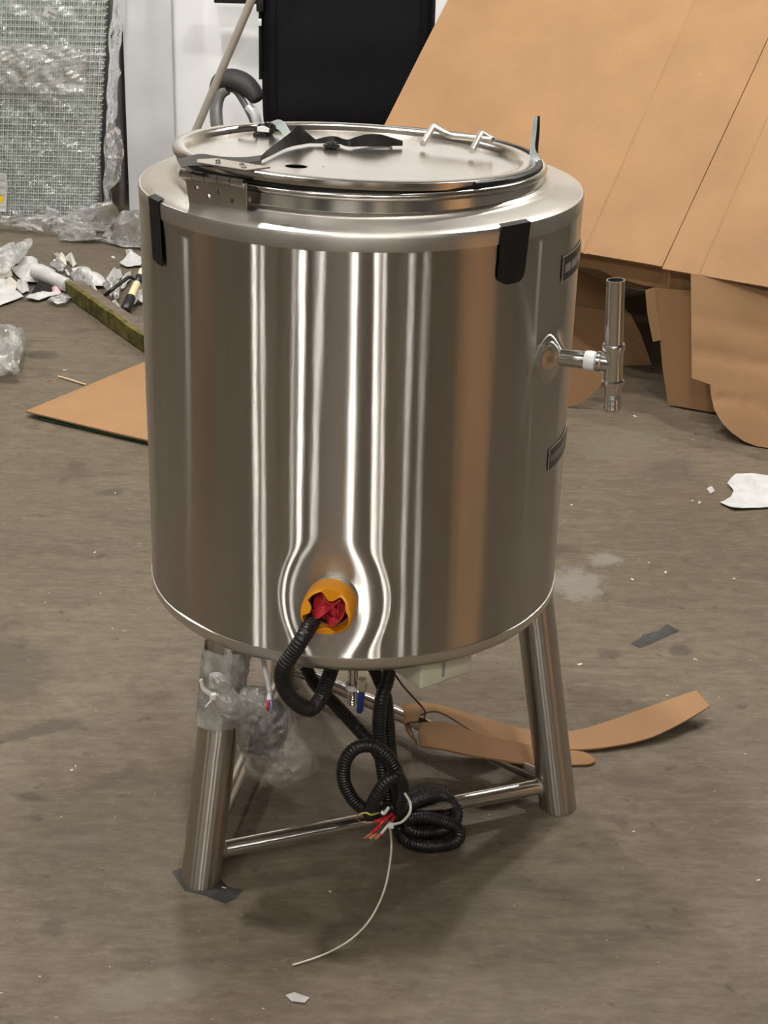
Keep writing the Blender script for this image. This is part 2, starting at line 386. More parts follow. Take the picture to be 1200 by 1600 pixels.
def concrete():
    m, nt, b, N, L = M_('concrete_floor')
    tc = N.new('ShaderNodeTexCoord'); O = tc.outputs['Object']
    cache = {}
    def noi(*a):
        if a not in cache: cache[a] = noi_(*a)
        return cache[a]
    def noi_(s, d=5, rgh=.55, mapsc=None, dist=0):
        n = N.new('ShaderNodeTexNoise'); n.inputs['Scale'].default_value = s; n.inputs['Detail'].default_value = d; n.inputs['Roughness'].default_value = rgh; n.inputs['Distortion'].default_value = dist
        if mapsc:
            mp = N.new('ShaderNodeMapping'); mp.inputs['Scale'].default_value = mapsc[0]; mp.inputs['Rotation'].default_value = (0, 0, mapsc[1]); L.new(O, mp.inputs['Vector']); L.new(mp.outputs[0], n.inputs['Vector'])
        else: L.new(O, n.inputs['Vector'])
        return n.outputs['Fac']
    def ramp(f, p0, p1, c0, c1):
        r = N.new('ShaderNodeValToRGB'); r.color_ramp.elements[0].position = p0; r.color_ramp.elements[1].position = p1
        r.color_ramp.elements[0].color = col(c0); r.color_ramp.elements[1].color = col(c1); L.new(f, r.inputs['Fac']); return r.outputs['Color']
    def mix(f, a, bcol, typ='MIX'):
        x = N.new('ShaderNodeMix'); x.data_type = 'RGBA'; x.blend_type = typ
        if isinstance(f, float): x.inputs[0].default_value = f
        else: L.new(f, x.inputs[0])
        L.new(a, x.inputs[6])
        if isinstance(bcol, tuple): x.inputs[7].default_value = bcol
        else: L.new(bcol, x.inputs[7])
        return x.outputs[2]
    W = (1, 1, 1); K = (0, 0, 0)
    base = ramp(noi(1.4, 7, .66), .27, .73, (0.0828, 0.0635, 0.0435), (0.1719, 0.1368, 0.0971))
    # olive and grey-brown patches
    base = mix(ramp(noi(.9, 4, .5, None, .4), .42, .66, K, (.55, .55, .55)), base, (0.1326, 0.1110, 0.0740, 1))
    base = mix(ramp(noi(2.1, 5, .6, None, .6), .50, .68, K, (.5, .5, .5)), base, (0.0952, 0.0694, 0.0481, 1))
    # grain
    base = mix(ramp(noi(17, 5, .75, ((1, 2.2, 1), .3)), .40, .66, K, (.68, .68, .68)), base, (0.0725, 0.0545, 0.0370, 1))
    base = mix(ramp(noi(24, 5, .75, ((1, 2.6, 1), -.2)), .50, .70, K, (.55, .55, .55)), base, (0.1915, 0.1586, 0.1156, 1))
    # drag streaks in two directions
    base = mix(ramp(noi(3, 6, .65, ((1.2, 9, 1), .25)), .50, .70, K, (.40, .40, .40)), base, (0.1812, 0.1487, 0.1064, 1))
    base = mix(ramp(noi(2.5, 6, .65, ((1.0, 6, 1), -.5)), .54, .70, K, (.5, .5, .5)), base, (0.0642, 0.0486, 0.0342, 1))
    # oily spots
    base = mix(ramp(noi(5.5, 4, .55), .62, .70, K, (.6, .6, .6)), base, (0.0569, 0.0436, 0.0315, 1))
    base = mix(ramp(noi(20, 3, .55), .67, .72, K, (.65, .65, .65)), base, (0.0466, 0.0366, 0.0268, 1))
    # dusty pale scuffs and specks
    base = mix(ramp(noi(6, 4, .75, ((1, 3.2, 1), .6)), .66, .80, K, (.45, .45, .45)), base, (0.2485, 0.2181, 0.1758, 1))
    base = mix(ramp(noi(75, 1, .5), .775, .80, K, (.8, .8, .8)), base, (0.4142, 0.3667, 0.2960, 1))
    # marks that belong to this floor: smeared dark patches, a pale powder spill
    def spot(base, x, y, rx_, ry_, rot, c_, s_, nsc=9):
        p = at_z(x, y, 0); mp = N.new('ShaderNodeMapping'); mp.vector_type = 'TEXTURE'
        mp.inputs['Location'].default_value = p; mp.inputs['Rotation'].default_value = (0, 0, rot); mp.inputs['Scale'].default_value = (rx_, ry_, 1); L.new(O, mp.inputs['Vector'])
        ln = N.new('ShaderNodeVectorMath'); ln.operation = 'LENGTH'; L.new(mp.outputs[0], ln.inputs[0])
        a = N.new('ShaderNodeMath'); a.operation = 'MULTIPLY_ADD'; L.new(noi(9 if nsc < 12 else 17, 4, .7), a.inputs[0]); a.inputs[1].default_value = 2.2; 
        sb = N.new('ShaderNodeMath'); sb.operation = 'SUBTRACT'; sb.inputs[0].default_value = -.1; L.new(ln.outputs['Value'], sb.inputs[1]); L.new(sb.outputs[0], a.inputs[2])
        mr = N.new('ShaderNodeMapRange'); mr.inputs['From Min'].default_value = 0; mr.inputs['From Max'].default_value = .45; mr.inputs['To Max'].default_value = s_; L.new(a.outputs[0], mr.inputs['Value'])
        return mix(mr.outputs[0], base, c_)
    dk = (.040, .034, .028, 1)
    base = spot(base, 900, 912, .085, .10, .2, (.24, .23, .21, 1), .5, 16)
    base = spot(base, 945, 873, .05, .04, .2, (.24, .24, .21, 1), .5, 16)
    base = spot(base, 60, 1142, .10, .03, .5, dk, .6)
    base = spot(base, 45, 1245, .05, .02, -.2, dk, .7)
    base = spot(base, 855, 860, .07, .05, .1, dk, .6)
    base = spot(base, 1050, 735, .10, .12, .1, (.06, .052, .045, 1), .45)
    base = spot(base, 960, 690, .20, .16, .3, (.135, .125, .085, 1), .5)
    base = spot(base, 1060, 1016, .03, .035, .2, dk, .6, 20)
    base = spot(base, 952, 1020, .035, .03, .2, dk, .5, 20)
    base = spot(base, 66, 555, .05, .06, .6, dk, .6)
    base = spot(base, 10, 1050, .12, .18, .3, (.05, .042, .034, 1), .5)
    base = spot(base, 170, 770, .04, .03, .2, dk, .5)
    base = spot(base, 250, 1540, .12, .05, .3, (.17, .15, .115, 1), .4)
    L.new(base, b.inputs['Base Color'])
    mr = N.new('ShaderNodeMapRange'); mr.inputs['To Min'].default_value = .42; mr.inputs['To Max'].default_value = .78; L.new(noi(2.5, 5), mr.inputs['Value']); L.new(mr.outputs[0], b.inputs['Roughness'])
    b.inputs['Specular IOR Level'].default_value = .35
    bp = N.new('ShaderNodeBump'); bp.inputs['Strength'].default_value = .4; bp.inputs['Distance'].default_value = .003; L.new(noi(45, 3, .7), bp.inputs['Height']); L.new(bp.outputs[0], b.inputs['Normal'])
    return m

def emit(name, c, s):
    m, nt, b, N, L = M_(name); b.inputs['Base Color'].default_value = (.8, .8, .8, 1); b.inputs['Emission Color'].default_value = col(c); b.inputs['Emission Strength'].default_value = s; return m

m_floor = concrete()
m_body = streak_steel('brushed_steel_body', (.66, .64, .605), .30, .87)
m_band = steel('ground_weld_steel', (.70, .68, .64), .36, 0, 0, .08, .07, .15)
m_shoul = steel('shoulder_steel', (.66, .63, .585), .30, 0, 0, .05, .06, .1)
m_rim = steel('polished_rim_steel', (.70, .68, .64), .19, 0, 0, .04, .04)
m_lid = steel('lid_steel', (.70, .665, .615), .19, 0, 0, .03, .04, 0)
m_leg = streak_steel('leg_tube_steel', (.60, .575, .54), .34, .70)
m_chrome = steel('fitting_steel', (.70, .68, .65), .16, 0, 0, .05, .05)
m_hinge = steel('hinge_steel', (.58, .54, .49), .30, 0, 0, .08, .06, .1)
m_black = plain('black_rubber', (.012, .012, .013), .42, 0, .2, 40, .5, .15, 300)
m_conduit = plain('black_conduit', (.011, .011, .012), .38, 0, .25, 60, .5)
m_gasket = plain('black_gasket', (.008, .008, .008), .35)
m_tape = plain('black_tape', (.016, .016, .016), .62, 0, .2, 50, .25, .4, 90)
m_tape_gl = plain('black_film_tape', (.013, .0125, .012), .45, 0, .25, 50, .3, .6, 70)
m_tape_pale = plain('pale_tape_back', (.55, .63, .64), .45, 0, .12, 40, .5, .3, 80)
m_white = plain('white_ptfe_tape', (.86, .88, .90), .5, 0, .05, 60)
m_whitepl = plain('white_plastic', (.80, .80, .76), .4, 0, .04, 60)
m_cream = plain('cream_plastic_box', (.70, .69, .55), .42, 0, .03, 30)
m_orange = plain('orange_plastic', (.93, .36, .008), .36, 0, .06, 30)
m_red = plain('red_tape', (.62, .035, .05), .32, 0, .25, 60, .5, .4, 120)
m_redw = plain('red_wire', (.60, .02, .03), .35)
m_bluew = plain('blue_wire', (.20, .28, .55), .35)
m_yelw = plain('yellow_green_wire', (.62, .62, .10), .4)
m_copper = plain('bare_copper', (.72, .32, .17), .3, .9)
m_blue = plain('blue_lever_sleeve', (.012, .030, .20), .35, 0, .15, 60)
m_plate = plain('nameplate_dark', (.03, .027, .025), .35, 0, .1, 40)
m_platefr = plain('nameplate_edge', (.55, .53, .48), .35, .6, .05, 40)
m_platetx = plain('nameplate_print', (.20, .195, .19), .4)
m_platetx1 = plain('nameplate_print_pale', (.36, .35, .35), .4)
m_dev = plain('dark_motor_casing', (.03, .03, .035), .4, .3)
m_card = cardboard('cardboard')
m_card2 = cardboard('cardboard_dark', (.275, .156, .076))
m_card3 = cardboard('cardboard_carton', (.58, .335, .17))
m_edge = plain('torn_cardboard_edge', (.20, .11, .055), .9)
m_wall = plain('painted_wall', (.66, .60, .52), .8, 0, .05, 2)
m_wall2 = plain('dim_warehouse_wall', (.20, .19, .175), .8, 0, .15, 1.2)
m_ceil = plain('ceiling_liner', (.36, .34, .31), .85, 0, .04, 1.5)
m_wpanel = plain('white_sheet', (.91, .92, .935), .6, 0, .03, 2.0, .4, .25, 14)
m_wpanel2 = plain('white_sheet_grey', (.62, .635, .66), .6, 0, .06, 5, .4, .3, 14)
m_dark = plain('dark_grey_board', (.085, .085, .08), .7, 0, .1, 4)
m_leather = plain('black_leather', (.0035, .0036, .005), .5, 0, .15, 20, .18, .25, 180)
m_armpad = plain('arm_pad', (.022, .022, .024), .55, 0, .1, 30)
m_armgrey = plain('arm_grey_plastic', (.20, .20, .20), .35, .2, .06, 30)
m_armwh = plain('arm_pale_plastic', (.62, .63, .66), .35, .1, .05, 30)
m_rod = plain('rod_chrome_paint', (.74, .71, .64), .3, .55, .04, 30)
m_wire = plain('galvanised_wire', (.74, .82, .77), .35, .2, .10, 40)
m_film = film('stretch_film', .16, (.84, .88, .86), .12, .22, .0)
m_bag = film('bag_film', .38, (.80, .80, .78), .14, .3, .08)
m_milky = film('milky_film', .45, (.82, .82, .80), .2, .3, .26)
m_paper = plain('white_paper', (.52, .515, .51), .65, 0, .14, 18, .4, .5, 60)
m_paper_pink = plain('pink_paper', (.80, .50, .52), .65, 0, .06, 18)
m_paper_warm = plain('cream_paper', (.60, .57, .49), .65, 0, .08, 18)
m_paper_grey = plain('grey_paper', (.42, .40, .39), .7, 0, .15, 18)
m_print = plain('grey_print', (.25, .25, .26), .6)
m_yellow = plain('yellow_print', (.85, .62, .01), .5)
m_moss = plain('mossy_wood', (.100, .085, .020), .85, 0, .6, 22, .3, .9, 60)
m_woodtop = plain('weathered_wood', (.135, .105, .08), .8, 0, .25, 18, .3, .6, 40)
m_green = plain('green_glass_edge', (.018, .10, .042), .25, 0, .2, 20)
m_twig = plain('bare_wood_stick', (.62, .45, .28), .7)
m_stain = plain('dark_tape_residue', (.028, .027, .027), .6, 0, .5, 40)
m_fleck = plain('white_flecks', (.70, .67, .60), .7)

# ------------------------------------------------------------------ the room
def quadbox(name, lo, hi, mat):
    c = [(a+b)/2 for a, b in zip(lo, hi)]; h = [(b-a)/2 for a, b in zip(lo, hi)]
    v, f = box_g(c, h); o = mk(name, v, f, mat); o['kind'] = 'structure'; return o
X0, X1, Y0, Y1 = -6.5, 6.5, -8.5, 5.7
fl_o = mk('floor', [(X0, Y0, 0), (X1, Y0, 0), (X1, Y1, 0), (X0, Y1, 0), (X0, Y0, -.1), (X1, Y0, -.1), (X1, Y1, -.1), (X0, Y1, -.1)],
   [(0, 1, 2, 3), (4, 7, 6, 5), (0, 4, 5, 1), (1, 5, 6, 2), (2, 6, 7, 3), (3, 7, 4, 0)], m_floor); fl_o['kind'] = 'structure'
quadbox('ceiling', (X0, Y0, CEIL), (X1, Y1, CEIL+.1), m_ceil)
quadbox('wall_back', (X0, Y1, 0), (X1, Y1+.1, CEIL), m_wall)
quadbox('wall_front', (X0, Y0-.1, 0), (X1, Y0, CEIL), m_wall2)
quadbox('wall_left', (X0-.1, Y0, 0), (X0, Y1, CEIL), m_wall2)
quadbox('wall_right', (X1, Y0, 0), (X1+.1, Y1, CEIL), m_wall2)

# unseen panels and columns added along the walls to band the shell's reflections
m_d1 = plain('pale_added_panel', (.80, .79, .75), .6, 0, .05, 3)
m_d2 = plain('dark_added_panel', (.045, .048, .060), .6, 0, .1, 3)
m_d3 = plain('cream_added_column', (.78, .68, .55), .6, 0, .04, 3)
m_d4 = plain('olive_added_panel', (.58, .58, .50), .6, 0, .06, 3)
quadbox('added_panel_1', (-6.4, Y0, 0), (-4.75, Y0+.06, 4.2), m_d4)
quadbox('added_panel_2', (-4.6, Y0, 0), (-2.75, Y0+.06, 4.2), m_d2)
quadbox('added_panel_3', (-2.5, Y0, 0), (-.25, Y0+.06, 4.2), m_d1)
quadbox('added_panel_4', (-.05, Y0, 0), (.95, Y0+.06, 4.2), m_d2)
quadbox('added_column_1', (1.15, Y0, 0), (2.1, Y0+.25, CEIL), m_d3)
quadbox('added_column_2', (3.4, Y0, 0), (3.8, Y0+.25, CEIL), m_d3)
quadbox('added_panel_5', (-6.5, -7.6, 0), (-6.44, -4.6, 4.2), m_d4)
# closed cartons standing outside the frame, mirrored in the shell
def carton(c, h, rz, mat, label):
    e = empty('closed_carton', (c[0], c[1], c[2]-h[2]), label, 'carton')
    Mz = Matrix.Rotation(rz, 3, 'Z')
    rbox('carton_body', c, h, mat, e, Mz, .004, 2)
    v, f = box_g(Vector(c)+Vector((0, 0, h[2]+.0005)), (h[0]+.001, .03, .0006), Mz); mk('packing_tape', v, f, m_twig, e)
carton((1.90, -1.28, .34), (.26, .33, .34), .58, m_card3, 'lower brown carton standing out of frame, mirrored right of the shell centre')
carton((1.90, -1.28, .965), (.24, .31, .28), .62, m_card3, 'upper brown carton standing out of frame, mirrored right of the shell centre')
carton((-2.25, -.30, .36), (.30, .26, .36), -.1, m_card2, 'dark brown carton standing out of frame, mirrored at the shaded end of the shell')

# high-bay lamps
m_lamp = emit('lamp_diffuser', LAMP_COLOR, LAMP_POWER)
m_lamph = plain('lamp_housing', (.6, .6, .6), .5)
for i, (x, y, r) in enumerate(LAMPS):
    z = CEIL-.55
    L_ = empty('ceiling_lamp', (x, y, z), 'round white high-bay lamp hanging above the warehouse floor', 'lamp', 'high-bay lamps under the ceiling')
    lathe('housing', [(r+.03, -.01), (r+.03, .03), (.09, .14), (.07, .22), (0, .22)], m_lamph, L_, 24, (x, y, z))
    lathe('diffuser', [(0, -.005), (r, -.005), (r, .01), (0, .01)], m_lamp, L_, 16, (x, y, z))
    tube('hanger', [(x, y, z+.21), (x, y, CEIL)], .008, m_lamph, L_, 8)

# ------------------------------------------------------------------ the steel tank
R, ZT, ZB = .36, 1.159, .4446
tank = empty('steel_tank', (0, 0, 0), 'brushed stainless steel jacketed tank on three splayed legs with hinged round lid', 'tank')
def polar(ang, r, z): a = math.radians(ang); return Vector((r*math.cos(a), r*math.sin(a), z))
BOSS = [(-95.2, .574, .105, -.0055, .09), (-31.7, .931, .055, .020, .022)]     # angle, z, influence, push, plateau
def body_mesh():
    n = 320; v = []; rows = []
    prof = [(.30, ZB-.001), (R-.016, ZB-.001), (R-.009, ZB+.0015), (R-.004, ZB+.0055), (R-.001, ZB+.011), (R, ZB+.017)]
    zz = ZB+.017
    while zz < ZT-.008: zz += .0068; prof.append((R, min(zz, ZT-.005)))
    prof += [(R-.0012, ZT-.002), (R-.004, ZT)]
    for r, z in prof:
        row = []
        for k in range(n):
            a = 360*k/n; rr = r
            for ba, bz, inf, push, pl in BOSS:
                d = math.hypot(math.radians((a-ba+180) % 360-180)*R, (z-bz))
                if d < inf and r > .33:
                    t = max(0, (d-pl*.35)/(inf-pl*.35)); t = min(1, t); s = (1-t)**2*(1+2*t); rr += push*s*(s if ba > -60 else 1)
            # faint out-of-roundness of the rolled sheet
            rr += .0006*math.sin(math.radians(a)*9+z*2.0) + .0004*math.sin(math.radians(a)*17+1.3+z)
            row.append(len(v)); v.append(polar(a, rr, z))
        rows.append(row)
    f = []
    for A, B in zip(rows, rows[1:]):
        for k in range(n): k2 = (k+1) % n; f.append((A[k], A[k2], B[k2], B[k]))
    return mk('tank_body', v, f, m_body, tank, True, 60)
body_mesh()
lathe('bottom_plate', [(0, ZB-.012), (.2, ZB-.010), (.335, ZB+.001), (.335, ZB+.006), (0, ZB+.006)], m_band, tank, 96)
tb = lathe('bottom_band', [(R-.015, ZB-.002), (R-.007, ZB+.001), (R-.002, ZB+.0065), (R+.0016, ZB+.013), (R+.0018, ZB+.026), (R-.001, ZB+.0275), (R-.006, ZB+.020)], m_band, tank, 160)
lathe('top_band', [(R-.004, ZT-.026), (R+.0012, ZT-.0235), (R+.0014, ZT-.004), (R-.0005, ZT+.0005), (R-.004, ZT+.001)], m_band, tank, 160)
lathe('shoulder', [(R-.0005, ZT), (R-.006, ZT+.0025), (.345, ZT+.005), (.315, ZT+.0105), (.303, ZT+.0135), (.298, ZT+.018), (.290, ZT+.016)], m_shoul, tank, 160)
# neck + rim lean back a touch, as the lid does
RN = Vector((.006, .024, 1)).normalized(); RC = Vector((.001, 0, 1.1925))
lathe('neck', [(.2965, -.033), (.2945, -.022), (.2935, -.006), (.286, -.006), (.286, -.033)], m_rim, tank, 128, RC, RN)
lathe('rim_bead', [(.2925+.0065*math.cos(t*PI/6), .0005+.0065*math.sin(t*PI/6)) for t in range(12)], m_rim, tank, 128, RC, RN, 80, True)
lathe('gasket', [(.2865+.0045*math.cos(t*PI/4), .009+.0035*math.sin(t*PI/4)) for t in range(8)], m_gasket, tank, 96, RC, RN, 80, True)

# lid
LN = Vector((.029, .040, 1)).normalized(); LC = Vector((-.0125, -.006, 1.2045))
LX = Vector((1, 0, -LN.x/LN.z)).normalized(); LY = LN.cross(LX)
def on_lid(x, y, h=0.0): return at_plane(x, y, LC+LN*(-.004+h), LN)
lid = lathe('lid', [(.262, -.0040), (.266, -.0035), (.2695, .003), (.272, .0062), (.276, .0074), (.288, .0078), (.2915, .0062), (.2922, .001), (.2915, -.0045), (.2885, -.0045), (.2885, .0035), (.274, .0045), (.270, .001), (.266, -.0055), (.262, -.0055)], m_lid, tank, 160, LC, LN, 50, True)
c0 = LC-LN*.0040
outer = circle3(c0, LX, LY, .2625, 120)
hp = on_lid(463, 260)
holes = [circle3(hp, LX, LY, .0175, 28)]
for q in ((400, 266), (450, 252), (505, 260.5), (458, 274)): holes.append(circle3(on_lid(*q), LX, LY, .0026, 8))
slab('lid_plate', outer, LN, .0015, m_lid, lid, holes)
# dark clamp wad sits on top later; lid handle
hd = []
def lp(x, y): return on_lid(x, y)
def lid_arc(a0, a1, r_, h_, n=30): return [LC+LN*h_+LX*(r_*math.cos(math.radians(a0+(a1-a0)*k/n)))+LY*(r_*math.sin(math.radians(a0+(a1-a0)*k/n))) for k in range(n+1)]
tube('edge_trim', lid_arc(-52, 8, .2905, -.001), .0068, m_gasket, lid, 10)
lathe('lid_gasket', [(.279, -.004), (.287, -.004), (.287, -.012), (.279, -.012)], m_gasket, lid, 96, LC, LN, 40, True)
f1 = at_plane(661, 224, LC+LN*.006, LN); f2 = at_plane(737, 236, LC+LN*.006, LN)
k1 = on_lid(677, 197, .030); k2 = on_lid(752, 207, .030)
e1 = on_lid(702, 212, .022); e2 = on_lid(771, 219, .022)
def rounded(pts, rad=.008, n=5):
    out = [pts[0]]
    for a, b, c in zip(pts, pts[1:], pts[2:]):
        p = b+(a-b).normalized()*rad; q = b+(c-b).normalized()*rad
        for k in range(n+1): t = k/n; out.append(p*(1-t)**2+b*2*t*(1-t)+q*t*t)
    return out+[pts[-1]]
tube('lid_handle', rounded([f1, k1, e1, e2, k2, f2], .008), .0056, m_hinge, lid, 12)

# hinge
ha = Vector((-.2625, -.2105, 0)); hb = Vector((-.170, -.2660, 0)); hd_ = (hb-ha).normalized(); hin = Vector((-hd_.y, hd_.x, 0)); hout = -hin
def hpnt(s, z, o=0.0): return ha+hd_*s+hout*o+Vector((0, 0, z))
Lh = (hb-ha).length; zk = 1.2095
ol = [hpnt(.004, 1.1635), hpnt(Lh, 1.1625), hpnt(Lh, zk), hpnt(-.004, zk)]
hl = [circle3(hpnt(s, z), hd_, (0, 0, 1), .0036, 14) for s, z in ((.018, 1.192), (.040, 1.181), (.060, 1.191), (.083, 1.180))]
hinge = slab('hinge_leaf', ol, hout, .003, m_hinge, tank, hl)
def lidz(p): return LC.z+(-(p.x-LC.x)*LN.x-(p.y-LC.y)*LN.y)/LN.z+.0108
lt = [hpnt(-.006, zk+.0045, -.0005), hpnt(Lh, zk+.0045, -.0005), hpnt(Lh+.012, 0, -.046), hpnt(.022, 0, -.046)]
for q in (2, 3): lt[q].z = lidz(lt[q])
for q in (0, 1): lt[q].z = max(lt[q].z, lidz(lt[q])-.001)
slab('hinge_upper_leaf', lt, (lt[1]-lt[0]).cross(lt[3]-lt[0]), .0025, m_hinge, hinge)
for i in range(5):
    s0 = -.008+i*(Lh+.008)/5
    tube('knuckle', [hpnt(s0, zk, .002), hpnt(s0+(Lh+.008)/5-.0012, zk, .002)], .0066, m_chrome, hinge, 14)
up_n = (lt[1]-lt[0]).cross(lt[3]-lt[0]).normalized()
for s, t in ((.25, .62), (.42, .30), (.66, .64), (.84, .32)):
    p = lt[0].lerp(lt[1], s).lerp(lt[3].lerp(lt[2], s), t)
    lathe('rivet', [(.0042, 0), (.0038, .0015), (.002, .0026), (0, .003)], m_chrome, hinge, 12, p, up_n)
wv = MB()
for i in range(22):
    s = .004+i*(Lh-.004)/21; p = hpnt(s, 1.1635+random.uniform(-.001, .001), .003)
    v, f = lathe_g([(0, -.0028), (.003, 0), (0, .0028)], 6, p, (random.random()-.5, random.random()-.5, 1)); wv.add(v, f)
wv.build('weld_seam', m_chrome, hinge, True, 80)

# patches that follow the shell
def patch(name, outline, mat, off=.0012, parent=tank, th=.0006, n=10, rad=R):
    """outline rows [(z, ang_left, ang_right)] from top to bottom"""
    v = []; f = []
    for o_ in (off, off-th):
        for z, a0, a1 in outline:
            for k in range(n+1): v.append(polar(a0+(a1-a0)*k/n, rad+o_+.0006*math.sin(k*1.7+z*300)*(mat is m_tape), z))
    m = len(outline); W = n+1
    for i in range(m-1):
        for k in range(n): a = i*W+k; f.append((a, a+1, a+W+1, a+W)); b = a+m*W; f.append((b, b+W, b+W+1, b+1))
    ed = [k for k in range(W)]+[i*W+n for i in range(1, m)]+[(m-1)*W+k for k in range(n-1, -1, -1)]+[i*W for i in range(m-2, 0, -1)]
    for a, b in zip(ed, ed[1:]+ed[:1]): f.append((a, b, b+m*W, a+m*W))
    return mk(name, v, f, mat, parent, True, 40)
tp = patch('tape_strip', [(ZT+.003, -154.6, -148.4), (1.13, -154.0, -147.6), (1.10, -153.4, -147.0), (1.08, -153.2, -146.9), (1.0655, -153.0, -146.6), (1.063, -150.5, -147.0)], m_tape, .0032)
tp['label'] = 'black tape strip on the shaded side of the shell'
sl = [polar(-154.6, R+.0032, ZT+.003), polar(-148.4, R+.0032, ZT+.003), polar(-148.5, .352, ZT+.0062), polar(-154.5, .352, ZT+.0062)]
slab('tape_fold', sl, (0, 0, 1), .0008, m_tape, tp)
tp = patch('tape_strip', [(ZT+.003, -55.4, -46.0), (1.14, -55.6, -46.4), (1.11, -55.6, -46.6), (1.09, -55.8, -46.8), (1.081, -55.4, -47.4), (1.074, -53.6, -48.4), (1.0725, -52, -50)], m_tape, .0032)
tp['label'] = 'black tape strip near the front of the shell'
sl = [polar(-55.4, R+.0032, ZT+.003), polar(-46, R+.0032, ZT+.003), polar(-46.2, .354, ZT+.0058), polar(-55.2, .354, ZT+.0058)]
slab('tape_fold', sl, (0, 0, 1), .0008, m_tape, tp)
for z0, z1, bars in ((1.046, 1.088, 1), (.726, .7665, 2)):
    npl = patch('nameplate', [(z1, -29.4, -8), (z0, -29.4, -8)], m_platefr, .0022)
    h = z1-z0
    pf = patch('plate_field', [(z1-.0022, -28.8, -8.5), (z0+.0022, -28.8, -8.5)], m_plate, .0026, npl)
    if bars == 1:
        for a0, a1 in ((-28, -24), (-23.0, -18.0), (-17.2, -12.5)): patch('plate_print', [(z0+h*.63, a0, a1), (z0+h*.33, a0, a1)], m_platetx1, .0030, npl, .0003)
    else: patch('plate_print', [(z0+h*.66, -28.4, -9), (z0+h*.37, -28.4, -9)], m_platetx, .0030, npl, .0003)

# legs, braces
foot = [polar(a, .40, 0) for a in (230.4, -9.6, 110.4)]
top = [polar(a, .32, .47) for a in (230.4, -9.6, 110.4)]
RL = .0345
for b, t in zip(foot, top):
    ax = (t-b).normalized()
    t2 = b+ax*((ZB+.02)/ax.z)
    n = 32; v = []; f = []
    X = Vector((1, 0, 0)); X = (X-ax*X.dot(ax)).normalized(); Yv = ax.cross(X)
    for k in range(n):
        d = X*math.cos(2*PI*k/n)*RL+Yv*math.sin(2*PI*k/n)*RL
        p = b+d; p = p-ax*(p.z/ax.z)+ax*(.0005/ax.z); v.append(p)
    for k in range(n):
        d = X*math.cos(2*PI*k/n)*RL+Yv*math.sin(2*PI*k/n)*RL; v.append(t2+d)
    f = [(k, (k+1) % n, n+(k+1) % n, n+k) for k in range(n)]+[tuple(range(n-1, -1, -1)), tuple(range(n, 2*n))]
    # centre the mesh on its own axis so the radial tangent fits
    lg = mk('leg', [Vector(p)-b for p in v], f, m_leg, None, True, 50); lg.parent = tank; lg.location = b
for i, j in ((0, 1), (1, 2), (2, 0)):
    pi = foot[i].lerp(top[i], .105); pj = foot[j].lerp(top[j], .105); d = (pj-pi).normalized()
    tube('brace', [pi+d*.02, pi.lerp(pj, .5), pj-d*.02], .0148, m_chrome, tank, 18)
    if i == 0:
        for p, s in ((pi+d*.034, 1), (pj-d*.034, -1)): lathe('brace_weld', [(.0148, -.003), (.0185, 0), (.0148, .004)], m_band, tank, 18, p, d*s)

# side inlet with tee
pa = polar(-31.7, R+.014, .931); dirp = Vector((math.cos(math.radians(-19)), math.sin(math.radians(-19)), 0)).normalized()
lathe('inlet_nipple', [(.0175, -.03), (.0145, -.004), (.0125, .006), (.0125, .03)], m_band, tank, 28, pa-dirp*.004, dirp)
fit = lathe('inlet_fitting', [(0, -.004), (.0132, -.004), (.0140, -.002), (.0140, .040), (.0115, .040), (.0115, .078), (0, .078)], m_chrome, tank, 28, pa, dirp)
tv = [(.0115, .0), (.0146, .001), (.0158, .004), (.0162, .009), (.0156, .014), (.0150, .0175), (.0115, .0185)]
lathe('thread_tape', tv, m_white, fit, 24, pa+dirp*.0395, dirp)
tc_ = pa+dirp*.0860
lathe('tee_socket', [(0, -.006), (.0150, -.006), (.0168, -.004), (.0168, .001), (.0148, .003), (.0148, .022), (0, .022)], m_chrome, fit, 24, tc_-dirp*.0215, dirp)
zt_ = Vector((-.055, 0, 1)).normalized()
lathe('tee_body', [(.010, -.034), (.0165, -.034), (.0178, -.032), (.0178, -.028), (.0152, -.025), (.0150, .018), (.0165, .022), (.0178, .024), (.0178, .031), (.0165, .033), (.010, .033)], m_chrome, fit, 28, tc_, zt_)
lathe('sight_tube', [(.0120, .02), (.0143, .02), (.0143, .135), (.0123, .135), (.0123, .02)], m_chrome, fit, 32, tc_, zt_, 40)
barb = [(.0095, -.03), (.0135, -.03), (.0135, -.048)]
for i in range(3): z = -.050-i*.0085; barb += [(.0128, z), (.0147, z-.0055), (.0128, z-.0062)]
barb += [(.0125, -.078), (.009, -.078), (.009, -.03)]
lathe('hose_barb', barb, m_chrome, fit, 28, tc_, zt_, 25)

# front outlet: steel stub, orange cap ring, red tape inside
on = polar(-95.2, 1, 0).normalized(); oc = polar(-95.2, R+.006, .575)
oa = (on+Vector((-.12, 0, -.05))).normalized()
OX = Vector((0, 0, 1)).cross(oa).normalized(); OY = oa.cross(OX)
stub = lathe('outlet_stub', [(.039, -.02), (.0385, .012), (.036, .014), (.033, .014), (.033, -.01), (0, -.01)], m_band, tank, 36, oc, oa)
def opnt(a, r, h): return oc+oa*h+OX*(r*math.cos(a))+OY*(r*math.sin(a))
n = 72; v = []; f = []
def inner(a):
    d = math.degrees(a) % 360; r = .0365
    for c_, wdt, dep in ((78, 24, .017), (165, 20, .012), (265, 26, .009), (20, 12, .003)):
        t = abs((d-c_+180) % 360-180)/wdt
        if t < 1: r -= dep*(1-t**3)
    return r
def toph(a): return .040+.006*math.sin(a*2+1)-.010*max(0, math.cos(a-.9))**4
